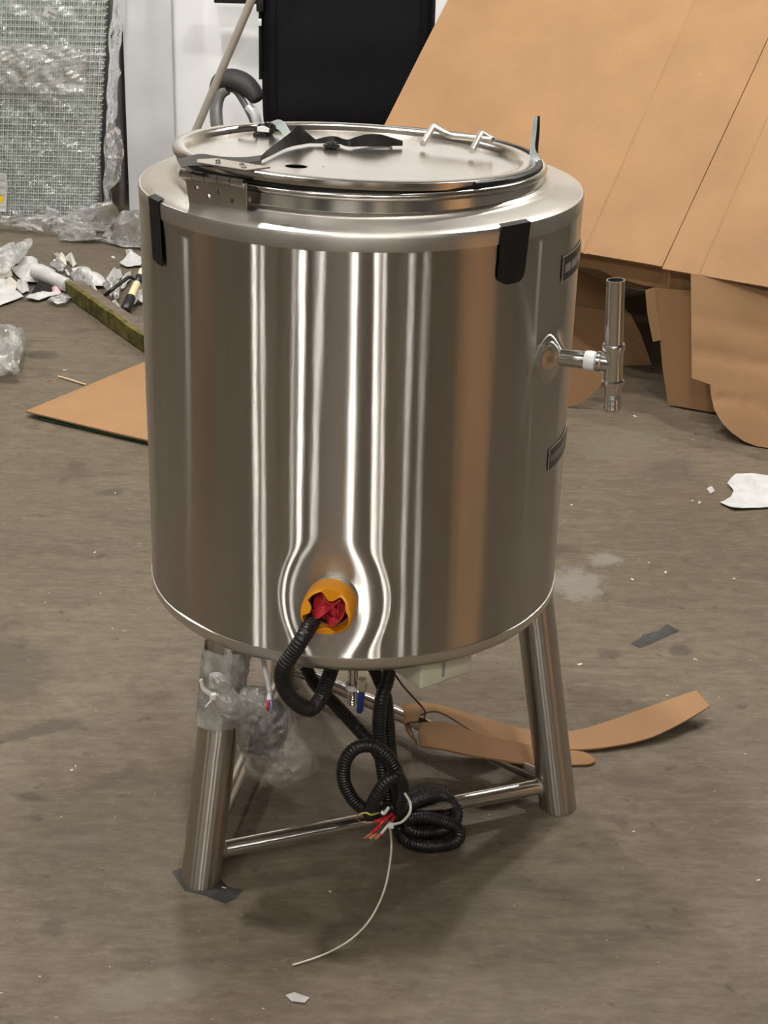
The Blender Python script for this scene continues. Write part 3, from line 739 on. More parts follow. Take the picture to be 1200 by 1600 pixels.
rowsf = [lambda a: (.0405, -.002), lambda a: (.0418, .02), lambda a: (.0412, toph(a)-.004), lambda a: (.0392, toph(a)), lambda a: (inner(a), toph(a)+.001), lambda a: (inner(a), toph(a)-.0015), lambda a: (.0375, toph(a)-.004), lambda a: (.0385, .02), lambda a: (.0385, -.002)]
for rf in rowsf:
    for k in range(n): a = 2*PI*k/n; r_, h_ = rf(a); v.append(opnt(a, r_, h_))
for i in range(len(rowsf)):
    j = (i+1) % len(rowsf)
    for k in range(n): k2 = (k+1) % n; f.append((i*n+k, i*n+k2, j*n+k2, j*n+k))
cap = mk('outlet_cap', v, f, m_orange, stub, True, 50); cap['label'] = 'torn orange plastic cap ring'
# red tape ball of folded strips
wad = MB()
def redstrip(pts, wd, sd):
    pr = []
    for i, (a, r_, h_) in enumerate(pts):
        c_ = opnt(math.radians(a), r_, h_); tw = oa*math.cos(sd+i*.6)*wd+OY*math.sin(sd+i*.9)*wd; pr.append((c_-tw, c_+tw))
    wad.add(*ribbon_g(pr, .0012, 6))
redstrip([(200, .026, .030), (170, .010, .040), (60, .012, .036), (40, .028, .026)], .010, 1.4)
redstrip([(110, .030, .016), (100, .014, .030), (20, .012, .036), (330, .026, .022)], .010, .4)
redstrip([(250, .012, .026), (290, .018, .034), (350, .024, .030), (20, .030, .016)], .009, 1.0)
redstrip([(60, .030, .020), (30, .022, .036), (340, .020, .036), (300, .026, .020)], .008, 2.2)
redstrip([(230, .020, .012), (0, .004, .024), (70, .024, .014)], .014, 1.2)
wd_ = wad.build('red_tape_wad', m_red, stub, True, 30); wd_['label'] = 'crumpled red tape'
lathe('wad_core', [(0, .0), (.030, .0), (.027, .014), (.014, .022), (0, .024)], m_red, stub, 20, oc, oa)

# under-tank fittings
VY = -.25
def vz(y): return at_y(552, y, VY).z
vx = at_y(551, 1075, VY).x
zz_ = [ZB, vz(1066), vz(1076), vz(1084), vz(1100)]
vprof = [(0, ZB+.004), (.0085, ZB+.004), (.0085, zz_[1]), (.0105, zz_[1]-.0005), (.0105, zz_[2]), (.0078, zz_[2]-.001), (.0078, zz_[3])]
for k in range(4): z = zz_[3]-k*(zz_[3]-zz_[4])/4; vprof += [(.0080, z), (.0094, z-.0024), (.0080, z-.0034)]
vprof += [(.0078, zz_[4]), (.0055, zz_[4]), (.0055, zz_[4]+.01), (0, zz_[4]+.01)]
valve = lathe('drain_valve', vprof, m_chrome, tank, 20, (vx, VY, 0), None, 25)
lathe('valve_tape', [(.0105, 0), (.0125, .001), (.0125, .008), (.0105, .009)], m_white, valve, 20, (vx, VY, zz_[2]))
tube('valve_stem', [Vector((vx+.004, VY-.004, vz(1068))), Vector((vx+.018, VY-.018, vz(1068)))], .006, m_chrome, valve, 12)
nu_ = Q0 = at_y(566, 1070, VY-.02)
lathe('valve_nut', [(0, .012), (.007, .012), (.0088, .008), (.0088, -.006), (.006, -.013), (0, -.013)], m_chrome, valve, 6, nu_)
lv = at_y(565, 1082, VY-.022); lv2 = at_y(562, 1114, VY-.022)
tube('valve_lever', [lv, lv.lerp(lv2, .06), lv.lerp(lv2, .88), lv.lerp(lv2, .97), lv2], [.0050, .0066, .0068, .0052, .002], m_blue, valve, 14, flat=.7)
zb_ = ZB-.058
n0 = at_z(657, 1079, zb_); r0 = at_z(737, 1051, zb_); l0 = at_z(627, 1062, zb_)
ex = (r0-n0); ex.z = 0; lx = ex.length; ex.normalize(); ey = Vector((-ex.y, ex.x, 0)); ly = .085
bc = n0+ex*(lx/2)+ey*(ly/2)+Vector((0, 0, .0235))
jb = rbox('junction_box', bc, (lx/2, ly/2, .0235), m_cream, tank, Matrix((ex, ey, Vector((0, 0, 1)))).transposed(), .005)
rbox('box_lid', bc+Vector((0, 0, .0285)), (lx/2+.002, ly/2+.002, .0055), m_cream, jb, Matrix((ex, ey, Vector((0, 0, 1)))).transposed(), .002)
rbox('box_clip', n0+ex*(lx*.42)-ey*.0015+Vector((0, 0, .026)), (.0022, .0018, .013), plain('clip_grey', (.33, .33, .29), .5), jb, Matrix((ex, ey, Vector((0, 0, 1)))).transposed(), .0008, 2)
bp_ = at_y(398, 1045, -.10)
lathe('cable_boot', [(0, .02), (.032, .02), (.030, -.01), (.026, -.03), (.028, -.045), (.018, -.06), (0, -.062)], m_black, tank, 24, (bp_.x, -.12, ZB-.008))
lathe('cable_gland', [(0, .02), (.02, .02), (.02, -.02), (.015, -.032), (0, -.034)], m_black, tank, 18, at_y(482, 1046, -.10)*0+Vector((at_y(482, 1046, -.10).x, -.10, ZB-.008)))

# ------------------------------------------------------------------ black conduit bundle
def Q(x, y, Y): return at_y(x, y, Y)
cb = empty('conduit_bundle', at_z(640, 1330, 0), 'bundle of black corrugated conduit coiled and tied over the front brace', 'cable')
HR = .0122
# hose from the orange outlet
hose('hose', [opnt(math.radians(222), .033, .024), Q(476, 992, -.425), Q(458, 1020, -.432), Q(442, 1046, -.43), Q(443, 1072, -.41), Q(462, 1098, -.385), Q(484, 1108, -.36), Q(500, 1093, -.33), Q(510, 1068, -.30), Q(520, 1040, -.27)], .0128, m_conduit, cb)
hose('hose', [Q(478, 1042, -.10), Q(492, 1068, -.12), Q(528, 1105, -.16), Q(562, 1142, -.20), Q(588, 1172, -.225), Q(602, 1205, -.235), Q(608, 1245, -.24)], HR, m_conduit, cb)
hose('hose', [Q(609, 1040, -.20), Q(606, 1062, -.21), Q(596, 1092, -.225), Q(592, 1130, -.235), Q(594, 1170, -.245), Q(599, 1210, -.25), Q(606, 1250, -.25)], HR, m_conduit, cb)
hose('hose', [Q(582, 1040, -.17), Q(592, 1062, -.175), Q(603, 1090, -.18), Q(607, 1130, -.19), Q(610, 1170, -.20), Q(616, 1205, -.21), Q(622, 1245, -.22)], HR*.95, m_conduit, cb)
hose('hose', [Q(612, 1262, -.27), Q(585, 1268, -.28), Q(556, 1254, -.285), Q(538, 1222, -.285), Q(539, 1190, -.285), Q(556, 1169, -.283), Q(582, 1166, -.28), Q(606, 1182, -.28), Q(620, 1208, -.28), Q(624, 1240, -.275), Q(622, 1262, -.265)], HR, m_conduit, cb)
hose('hose', [Q(578, 1276, -.29), Q(584, 1252, -.305), Q(598, 1228, -.31), Q(616, 1214, -.305), Q(628, 1226, -.29), Q(624, 1252, -.275)], HR, m_conduit, cb)
# coil on the floor right of the knot
def FZ(x, y, z): return at_z(x, y, z)
hose('hose', [FZ(612, 1278, .085), FZ(632, 1262, .09), FZ(660, 1248, .085), FZ(688, 1243, .07), FZ(708, 1256, .052), FZ(713, 1277, .036), FZ(700, 1294, .026), FZ(676, 1300, .022), FZ(650, 1300, .03), FZ(632, 1290, .04)], HR, m_conduit, cb)
hose('hose', [FZ(632, 1280, .07), FZ(660, 1276, .062), FZ(690, 1283, .045), FZ(713, 1293, .03), FZ(717, 1308, .02), FZ(704, 1318, .0135), FZ(670, 1322, .0135), FZ(640, 1316, .0135), FZ(626, 1302, .02), FZ(622, 1288, .035)], HR, m_conduit, cb)
hose('hose', [FZ(622, 1270, .075), FZ(636, 1246, .07), FZ(662, 1236, .06), FZ(694, 1240, .042), FZ(700, 1258, .025), FZ(688, 1280, .0135), FZ(660, 1290, .0135), FZ(634, 1282, .03)], HR, m_conduit, cb)
# wires
def wirep(pts, r, mat, name='wire'): return tube(name, catmull(pts, 6), r, mat, cb, 8)
WY = -.315
wirep([Q(612, 1272, -.29), Q(600, 1282, WY), Q(590, 1294, WY-.005), Q(582, 1301, WY-.005)], .0030, m_redw)
wirep([Q(616, 1276, -.29), Q(608, 1288, WY), Q(600, 1298, WY-.008), Q(596, 1304, WY-.008)], .0030, m_redw)
wirep([Q(604, 1275, -.29), Q(594, 1281, WY), Q(584, 1284, WY)], .0026, m_redw)
wirep([Q(614, 1280, -.29), Q(605, 1291, WY-.012), Q(596, 1302, WY-.012)], .0024, m_white)
for (x, y), (x2, y2) in (((582, 1301), (571, 1309)), ((588, 1303), (580, 1311)), ((596, 1303), (588, 1310))):
    for k in range(4):
        a = Q(x+k*1.2-2, y+random.uniform(-1, 1), WY-.006); b = Q(x2+k*1.5-3, y2+random.uniform(-2, 2), WY-.008)
        tube('copper_strand', [a, (a+b)/2, b], .0011, m_copper, cb, 5)
wirep([Q(592, 1270, -.30), Q(580, 1273, WY), Q(572, 1270, WY), Q(564, 1271, WY)], .0016, m_yelw)
wirep([Q(584, 1284, WY), Q(568, 1285, WY), Q(557, 1279, WY), Q(562, 1271, WY), Q(572, 1270, WY)], .0008, m_copper)
wirep([Q(607, 1262, -.30), Q(600, 1271, WY), Q(596, 1268, WY)], .0030, m_white, 'wire_tip')
# zip tie
zt1 = empty('zip_tie', at_z(457, 1508, 0), 'pale zip tie around the conduit knot with its long tail trailing to the floor', 'zip tie')
tie = [Q(633, 1240, -.315), Q(641, 1255, -.335), Q(640, 1270, -.345), Q(628, 1284, -.345), Q(610, 1289, -.335)]
tube('tie_band', catmull(tie, 8), .0022, m_whitepl, zt1, 8, flat=1.4)
rbox('tie_head', Q(611, 1290, -.337), (.0048, .004, .0042), m_whitepl, zt1, None, .001, 2)
tail = [Q(609, 1291, -.337), at_z(611.5, 1320, .075), at_z(609, 1350, .066), at_z(600, 1392, .05), at_z(580, 1434, .034), at_z(553, 1464, .020), at_z(522, 1484, .009), at_z(489, 1498, .004), at_z(457, 1508, .003)]
tube('tie_tail', catmull(tail, 8), .0017, plain('ivory_nylon', (.74, .72, .56), .4), zt1, 8, flat=1.2)

# thin lead from the junction box
tw_ = at_z(640, 1080, .42)
tube('thin_cable', catmull([Q(616, 1052, -.16), Q(630, 1072, -.14), Q(648, 1092, -.10), Q(662, 1108, -.03), at_z(664, 1118, .012), at_z(652, 1122, .006), at_z(645, 1121, .004)], 8), .0018, m_conduit, cb, 8)

# ------------------------------------------------------------------ bagged motor tied to the near leg
bg = empty('bagged_motor', at_z(420, 1200, 0), 'small dark motor in a crumpled clear plastic bag hanging by the near leg', 'bag')
nb = (cam_pos-Q(420, 1140, -.33)).normalized()
rbox('motor', Q(416, 1142, -.335), (.026, .024, .036), m_dev, bg, Matrix.Rotation(.15, 3, 'Y'), .006)
o1 = [(363, 1098), (395, 1072), (430, 1078), (452, 1092), (462, 1118), (468, 1150), (497, 1180), (497, 1202), (462, 1222), (436, 1232), (412, 1222), (384, 1200), (370, 1165), (366, 1130)]
pillow('bag', [Q(x, y, -.335) for x, y in o1], nb, .046, m_bag, bg, .007, 26, 3, 12)
o2 = [(366, 1112), (386, 1092), (418, 1086), (446, 1098), (450, 1135), (444, 1172), (428, 1192), (396, 1190), (374, 1172), (366, 1140)]
pillow('bag_fold', [Q(x, y, -.345) for x, y in o2], nb, .040, m_bag, bg, .006, 40, 8, 10)
o3 = [(326, 1058), (348, 1054), (366, 1076), (392, 1094), (424, 1104), (420, 1122), (386, 1132), (352, 1124), (332, 1098)]
pillow('bag_neck', [Q(x, y, -.365) for x, y in o3], nb, .018, m_milky, bg, .008, 42, 5, 8)
o4 = [(380, 1074), (414, 1072), (418, 1084), (396, 1106), (378, 1096)]
pillow('bag_corner', [Q(x, y, -.32) for x, y in o4], nb, .012, m_bag, bg, .005, 50, 6, 6)
# film sleeve round the leg
fl = []
n = 40; v = []; f = []
ax = (top[0]-foot[0]).normalized(); rows = 16
for i in range(rows):
    zc = .30+.135*i/(rows-1); c_ = foot[0]+ax*(zc/ax.z)
    for k in range(n):
        a = 2*PI*k/n; rr = RL+.004+.006*abs(noise.noise(Vector((math.cos(a)*3, math.sin(a)*3, i*.35))))+.003*math.sin(a*7+i*.5)*.5
        v.append(c_+Vector((math.cos(a)*rr, math.sin(a)*rr, 0)))
for i in range(rows-1):
    for k in range(n): f.append((i*n+k, i*n+(k+1) % n, (i+1)*n+(k+1) % n, (i+1)*n+k))
mk('leg_wrap', v, f, m_milky, bg, True, 30)
tie2 = empty('zip_tie', Q(328, 1090, -.40), 'short white zip tie cinching the bag neck at the near leg', 'zip tie')
tube('tie_band', catmull([Q(314, 1062, -.42), Q(318, 1076, -.42), Q(330, 1085, -.415), Q(340, 1088, -.40)], 6), .0035, m_whitepl, tie2, 8, flat=.5)
tube('tie_tail', catmull([Q(340, 1086, -.40), Q(333, 1092, -.41), Q(327, 1098, -.415), Q(322, 1104, -.41)], 6), .0030, m_whitepl, tie2, 8, flat=.5)
rbox('tie_head', Q(333, 1088, -.415), (.005, .004, .005), m_whitepl, tie2, None, .001, 2)
wc = empty('motor_cable', Q(424, 1100, -.33), 'white motor cable with red and blue cores running into the bag', 'cable')
tube('sheath', catmull([Q(412, 1030, -.26), Q(415, 1050, -.29), Q(420, 1072, -.335), Q(421, 1095, -.375)], 6), .0042, m_white, wc, 10)
tube('core', catmull([Q(420, 1094, -.375), Q(418, 1104, -.38), Q(418, 1110, -.378)], 5), .0021, m_redw, wc, 8)
tube('core', catmull([Q(423, 1094, -.375), Q(424, 1103, -.38), Q(423, 1111, -.378)], 5), .0021, m_bluew, wc, 8)

# ------------------------------------------------------------------ tape scraps on the lid
def LP(x, y, h=0.002): return on_lid(x, y, h)
def stand(xu, yu, xl, yl, h=.003):
    b = LP(xl, yl, h); return (at_y(xu, yu, b.y+.004), b)
tl = empty('tape_scrap', LP(430, 240), 'twisted black film tape lying across the lid', 'tape')
ribbon('flat_run', [(LP(276, 249, .016), LP(284, 262, .016)), (LP(312, 241, .014), LP(305, 259, .013)), (LP(345, 245, .008), LP(338, 261, .007)), (LP(380, 246, .005), LP(372, 257, .004)), (LP(409, 243, .004), LP(409, 251, .003))], .0012, m_tape_gl, tl)
ribbon('raised_fold', [stand(409, 243, 407, 251), stand(418, 234, 424, 243), stand(438, 219, 444, 233), stand(455, 206, 460, 228), stand(466, 196, 472, 226), stand(478, 206, 483, 224), stand(493, 218, 493, 224)], .0012, m_tape_gl, tl)
ribbon('twisted_run', [stand(493, 218, 492, 224), stand(508, 214, 511, 224), stand(524, 213, 530, 225), stand(542, 218, 543, 229), stand(556, 214, 562, 229), stand(572, 210, 580, 229), stand(592, 210, 600, 229), stand(612, 215, 616, 228), stand(629, 220, 629, 228)], .0012, m_tape_gl, tl)
ribbon('curl', [stand(548, 222, 552, 229), stand(566, 216, 572, 226), stand(586, 213, 592, 222), stand(606, 214, 608, 221), stand(614, 219, 612, 225)], .003, m_tape, tl)
crumple_ball('knot', LP(518, 227, .006), .009, m_tape_gl, tl, .4, 3, 4, (1.4, .8, .7), 3)
tw = empty('tape_wad', LP(412, 210), 'small wad of black and pale tape at the back rim of the lid', 'tape')
crumple_ball('black_lump', at_y(412, 205, .17), .014, m_tape_gl, tw, .5, 2.5, 6, (1.0, .8, .9), 3)
crumple_ball('black_stub', at_y(405, 211, .155), .008, m_tape, tw, .4, 2.5, 7, (1.2, .8, .8), 3)
ribbon('pale_strip', [(at_y(424, 190, .17), at_y(424, 199, .17)), (at_y(434, 187, .165), at_y(436, 203, .165)), (at_y(444, 191, .16), at_y(443, 212, .16)), (at_y(454, 206, .155), at_y(446, 216, .155))], .001, m_tape_pale, tw)
ribbon('pale_scrap', [(at_y(402, 198, .15), at_y(402, 205, .15)), (at_y(412, 197, .15), at_y(414, 206, .15)), (at_y(421, 201, .15), at_y(420, 207, .15))], .0015, m_white, tw)
crumple_ball('black_scrap', at_y(424, 199, .172), .010, m_tape_gl, tw, .5, 2.5, 9, (1.2, .7, .8), 3)
tube('black_thread', catmull([at_y(372, 200, .16), at_y(386, 198, .16), at_y(398, 199, .158), at_y(404, 203, .155)], 5), .0025, m_tape, tw, 6)
ts = empty('tape_tab', at_z(842, 258, 1.19), 'pale and black tape tab standing up at the right rim', 'tape')
YT = at_z(846, 262, 1.194).y+.02
ribbon('pale_face', [(at_y(833, 185, YT), at_y(840, 182, YT)), (at_y(831, 205, YT), at_y(838, 208, YT)), (at_y(829, 228, YT), at_y(836, 230, YT)), (at_y(828, 247, YT-.005), at_y(842, 245, YT)), (at_y(838, 257, YT-.012), at_y(849, 254, YT-.005)), (at_y(848, 266, YT-.016), at_y(851, 262, YT-.01))], .001, m_tape_pale, ts)
ribbon('black_face', [(at_y(837, 182, YT+.003), at_y(843.5, 181, YT+.006)), (at_y(836, 206, YT+.003), at_y(843, 206, YT+.006)), (at_y(834, 226, YT+.003), at_y(841, 228, YT+.006)), (at_y(836, 236, YT+.003), at_y(841, 240, YT+.004))], .001, m_tape, ts)

# ------------------------------------------------------------------ the big collapsed carton on the right
e_ = Vector((math.cos(math.radians(148.11)), math.sin(math.radians(148.11)), 0))
Bp = at_z(1035, 416, .45)
r_ = ray(1200, 60); Qp = cam_pos+r_*((Bp-cam_pos).dot(e_)/r_.dot(e_))
u_ = (Qp-Bp).normalized(); pn = u_.cross(e_); pn = pn if pn.dot(cam_pos-Bp) > 0 else -pn; pn.normalize()
bx = empty('collapsed_carton', Vector((Bp.x, Bp.y, 0)), 'huge collapsed cardboard carton with a broad sloping panel', 'carton')
def panel(name, s_list, u0, u1, mat, off=0.0, th=.006, nu=26, wob=.004, seed=1, parent=bx):
    """sloping board: s_list [(along e, dip)]"""
    v = []; f = []; W = len(s_list)
    for side in (0, 1):
        for i in range(nu+1):
            t = i/nu
            for s, dip in s_list:
                s2 = s[0]+(s[1]-s[0])*t if isinstance(s, tuple) else s
                a0 = u0(s2) if callable(u0) else u0
                u = a0+(u1-a0)*t; p = Bp+e_*s2+u_*u
                p = p+pn*(off+dip+wob*noise.noise(Vector((s2*2.2, u*2.2, seed)))-side*th); v.append(p)
    for i in range(nu):
        for k in range(W-1):
            a = i*W+k; f.append((a, a+1, a+W+1, a+W)); b = a+(nu+1)*W; f.append((b, b+W, b+W+1, b+1))
    o = (nu+1)*W
    ed = list(range(W))+[i*W+W-1 for i in range(1, nu+1)]+[nu*W+k for k in range(W-2, -1, -1)]+[i*W for i in range(nu-1, 0, -1)]
    for a, b in zip(ed, ed[1:]+ed[:1]): f.append((a, b, b+o, a+o))
    return mk(name, v, f, mat, parent, True, 20)
U1 = 1.55
cr = (.268, .322)
def crease(a, b, d=.0035, w_=.006): return [((a-w_*2.2, b-w_*2.2), 0), ((a, b), -d), ((a+w_, b+w_), .0005), ((a+w_*2.2, b+w_*2.2), 0)]
s1 = [(0.002, -.002)]+[(.05*k, 0) for k in range(1, 5)]+crease(.262, .318)+[(.36+.06*k, 0) for k in range(13)]+[((1.165, 1.235), 0)]
panel('sloping_panel', s1, 0.0, U1, m_card)
s2 = [(-.62+.06*k, 0) for k in range(6)]+[(-.24, 0), (-.18, 0)]+crease(-.125, -.105, .0025)+[(-.06, 0), (-.03, 0), (-.004, 0)]
s2 = sorted(s2, key=lambda q: q[0][0] if isinstance(q[0], tuple) else q[0])
panel('side_panel', s2, lambda s: .0-.012*(1 if s > -.05 else 1)+.0*s, U1, m_card, .005, .006, 26, .004, 4)
# front flap hanging from the fold to the floor
Kp = at_z(1081, 428, .445); K2 = at_z(1200, 442, .445); Gp = at_z(1190, 698, .003)
fn = (K2-Kp).cross(Gp-Kp).normalized(); fn = fn if fn.dot(cam_pos-Kp) > 0 else -fn
def FP(x, y, o=0): return at_plane(x, y, Gp-fn*o, fn)
def crumpled_slab(name, px, planef, n, th, mat, parent, amp=.004, seed=0, creases=()):
    """flat board with outline px (pixel list mapped by planef), subdivided so that it can buckle"""
    pts = [planef(x, y) for x, y in px]; tri = geometry.tessellate_polygon([pts])
    bm = bmesh.new(); vs_ = [bm.verts.new(p) for p in pts]
    for t in tri:
        try: bm.faces.new([vs_[i] for i in t])
        except ValueError: pass
    for it in range(5):
        ed = [e for e in bm.edges if e.calc_length() > .035]
        if not ed: break
        bmesh.ops.subdivide_edges(bm, edges=ed, cuts=1, use_grid_fill=False); bmesh.ops.triangulate(bm, faces=[q for q in bm.faces if len(q.verts) > 3])
    for q in bm.verts:
        d = amp*noise.noise(q.co*5+Vector((seed, seed, seed)))
        for (zc, depth, wdt) in creases: d -= depth*max(0, 1-abs(q.co.z-zc-.02*noise.noise(q.co*3))/wdt)
        q.co += n*d
    bmesh.ops.recalc_face_normals(bm, faces=bm.faces)
    r = bmesh.ops.solidify(bm, geom=bm.faces[:], thickness=th)
    bm.verts.index_update(); v = [q.co.copy() for q in bm.verts]; f = [tuple(x.index for x in p.verts) for p in bm.faces]; bm.free()
    return mk(name, v, f, mat, parent, True, 30)
crumpled_slab('front_flap', [(1080, 428), (1140, 434), (1200, 442), (1330, 462), (1330, 732), (1200, 700), (1181, 697), (1163, 690), (1143, 676), (1128, 660), (1116, 640), (1111, 618), (1110, 601), (1081, 591)], FP, fn, .006, m_card, bx, .006, 2, ((.235, .006, .03), (.12, .005, .02), (.33, .004, .02)))
# folded edge under the sloping panel; its shade is put into darker cardboard
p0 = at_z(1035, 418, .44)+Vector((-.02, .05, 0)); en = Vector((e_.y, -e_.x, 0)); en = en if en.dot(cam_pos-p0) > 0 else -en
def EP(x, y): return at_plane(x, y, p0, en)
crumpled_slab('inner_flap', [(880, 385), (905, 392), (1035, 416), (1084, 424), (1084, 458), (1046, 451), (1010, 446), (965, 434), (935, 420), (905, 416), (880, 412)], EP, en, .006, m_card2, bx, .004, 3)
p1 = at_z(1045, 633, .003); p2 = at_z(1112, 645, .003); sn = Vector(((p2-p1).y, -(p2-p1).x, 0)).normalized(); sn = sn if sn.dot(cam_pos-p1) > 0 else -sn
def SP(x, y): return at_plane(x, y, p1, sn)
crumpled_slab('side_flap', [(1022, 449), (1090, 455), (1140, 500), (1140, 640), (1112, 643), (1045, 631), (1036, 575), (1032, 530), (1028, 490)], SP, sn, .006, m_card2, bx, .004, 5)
ribbon('flap_lip', [(SP(1010, 452)+sn*.01, SP(1024, 448)+sn*.004), (SP(1014, 490)+sn*.014, SP(1028, 488)+sn*.004), (SP(1022, 532)+sn*.012, SP(1036, 530)+sn*.004)], .005, m_card, bx, 5)
# bottom of the carton standing behind
tb0 = Bp+u_*U1; 
bk = [tb0+e_*1.15, tb0-e_*.6]; bkn = en
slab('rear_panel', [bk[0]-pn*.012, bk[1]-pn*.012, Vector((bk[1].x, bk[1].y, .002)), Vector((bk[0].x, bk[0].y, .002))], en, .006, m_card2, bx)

# loose cardboard further under the carton
q1 = at_z(1018, 570, .003); q2 = at_z(940, 572, .003)
ls = empty('cardboard_offcut', at_z(960, 572), 'cardboard offcut leaning in the gap beneath the sloping panel', 'cardboard')
ln_ = Vector((0.05, -1, .35)).normalized()
def LPn(x, y): return at_plane(x, y, q1, ln_)
crumpled_slab('board', [(860, 470), (905, 478), (984, 490), (1000, 520), (1018, 570), (960, 572), (860, 570)], LPn, ln_, .005, m_card, ls, .003, 6)
crumpled_slab('upper_board', [(860, 418), (905, 424), (940, 438), (982, 488), (905, 476), (860, 468)], lambda x, y: at_plane(x, y, LPn(905, 476), Vector((0, -1, -.25)).normalized()), Vector((0, -1, -.25)).normalized(), .005, m_card2, ls, .003, 7)
cn = empty('curved_cardboard_flap', at_z(890, 634), 'rounded cardboard flap peeking out beside the tank below the inlet pipe', 'cardboard')
g0 = at_z(888, 635, .003); gn = Vector((-.15, -1, .1)).normalized()
crumpled_slab('board', [(800, 540), (890, 548), (946, 566), (945, 588), (936, 606), (920, 621), (905, 630), (888, 635.5), (800, 632)], lambda x, y: at_plane(x, y, g0, gn), gn, .005, m_card, cn, .003, 8)

# ------------------------------------------------------------------ cardboard strip on the floor right
st = empty('cardboard_strip', at_z(900, 1170), 'torn bent cardboard strip lying on the floor behind the right leg', 'cardboard')
SPR = [((655, 1098), (648, 1121), .078, .085), ((690, 1103), (686, 1113), .084, .086), ((760, 1124), (752, 1150), .066, .070), ((830, 1141), (822, 1167), .028, .022), ((893, 1143), (893, 1172), .012, .006), ((940, 1131), (942, 1169), .016, .008), ((1000, 1110), (1008, 1156), .030, .012), ((1045, 1094), (1060, 1133), .040, .024), ((1088, 1079), (1109, 1104), .052, .036)]
ribbon('long_strip', [(at_z(*a, z0), at_z(*b, z1)) for a, b, z0, z1 in SPR], .004, m_card, st, 5)
ribbon('lower_strip', [(at_z(654, 1130, .098), at_z(656, 1166, .078)), (at_z(690, 1128, .094), at_z(694, 1172, .076)), (at_z(722, 1138, .086), at_z(735, 1181, .074)), (at_z(765, 1152, .078), at_z(775, 1187, .080)), (at_z(808, 1161, .066), at_z(812, 1193, .072)), (at_z(832, 1166, .030), at_z(836, 1196, .034)), (at_z(880, 1172, .010), at_z(880, 1196, .006)), (at_z(912, 1176, .007), at_z(918, 1195, .004)), (at_z(929, 1186, .005), at_z(929, 1191, .004))], .004, m_card2, st, 5)
ribbon('end_fold', [(at_z(666, 1097, .078), at_z(652, 1128, .096)), (at_z(645, 1100, .078), at_z(636, 1130, .080)), (at_z(629, 1104, .074), at_z(634, 1140, .072)), (at_z(634, 1122, .074), at_z(654, 1166, .078))], .004, m_card2, st, 5)

# ------------------------------------------------------------------ cardboard sheet on glass, left
gs = empty('glass_sheet', at_z(150, 690), 'green-edged glass sheet lying under the flat cardboard', 'glass')
T1, T2, T3 = at_z(40, 642, .02), at_z(246, 690, .02), at_z(246, 556, .02)
g1, g2, g3 = at_z(62, 653, .008), at_z(300, 706, .008), at_z(300, 536, .008)
slab('pane', [g1, g2, g3], (0, 0, 1), .0045, m_green, gs)
fc = empty('flat_cardboard', T1, 'flat cardboard sheet with a pointed corner left of the tank', 'cardboard')
far = at_z(420, 480, .02); far2 = at_z(420, 730, .02)
slab('board', [at_z(40, 642, .020), at_z(110, 659, .0205), at_z(180, 676, .019), at_z(246, 691, .0195), at_z(380, 724, .02), at_z(380, 510, .02), at_z(231, 563, .02)], (0, 0, 1), .005, m_card, fc)

# ------------------------------------------------------------------ mossy plank
A0, A1 = at_z(103, 464, .002), at_z(262, 578, .002)
pd = (A1-A0).normalized(); pb = Vector((-pd.y, pd.x, 0)); pb = pb if pb.y > 0 else -pb
pk = empty('mossy_plank', A0, 'weathered wooden plank with a mossy green edge beside the litter', 'plank')
def plankbox(name, l0, l1, b0, b1, z0, z1, mat):
    n = 14; v = []; f = []
    for i in range(n+1):
        t = i/n; c_ = A0+pd*(l0+(l1-l0)*t)
        for bb, zz in ((b0, z0), (b1, z0), (b1, z1), (b0, z1)):
            j = noise.noise(Vector((t*9, bb*30, zz*40)))*.003
            v.append(c_+pb*(bb+j)+Vector((0, 0, max(.001, zz+j))))
    for i in range(n):
        for k in range(4): f.append((4*i+k, 4*i+(k+1) % 4, 4*i+4+(k+1) % 4, 4*i+4+k))
    f += [(3, 2, 1, 0), (4*n, 4*n+1, 4*n+2, 4*n+3)]
    return mk(name, v, f, mat, pk)
plankbox('mossy_edge', 0, .80, 0, .018, .002, .058, m_moss)
plankbox('plank_board', .0, .80, .0185, .062, .012, .056, m_woodtop)

# ------------------------------------------------------------------ tool lying in the litter
tl_ = empty('hand_tool', at_z(195, 488), 'black and cream hand tool with a bent black handle beside the plank', 'tool')
ta, tb_ = at_z(196, 484, .020), at_z(232, 402, .14)
def tpt(t): return ta.lerp(tb_, t)
tube('rubber_foot', [tpt(-.02), tpt(.0), tpt(.22), tpt(.24)], [.016, .019, .019, .015], m_conduit, tl_, 14)
tube('cream_grip', [tpt(.22), tpt(.23), tpt(.49), tpt(.50)], [.011, .0145, .0145, .012], plain('cream_sleeve', (.72, .63, .38), .45), tl_, 14)
tube('black_collar', [tpt(.49), tpt(.50), tpt(.62), tpt(.63)], [.012, .015, .015, .012], m_conduit, tl_, 14)
tube('cream_band', [tpt(.62), tpt(.63), tpt(.74), tpt(.75)], [.011, .0135, .0135, .011], plain('cream_sleeve2', (.72, .66, .48), .45), tl_, 14)
tube('black_tip', [tpt(.74), tpt(.76), tpt(.92), tpt(.93)], [.012, .015, .015, .011], m_conduit, tl_, 14)
hn = tpt(.56)
tube('bent_handle', catmull([hn, Q(206, 434, hn.y-.005), Q(200, 434, hn.y-.02), Q(186, 444, hn.y-.06), Q(172, 455, hn.y-.10), at_z(157, 468, .02)], 7), .0072, m_conduit, tl_, 10)

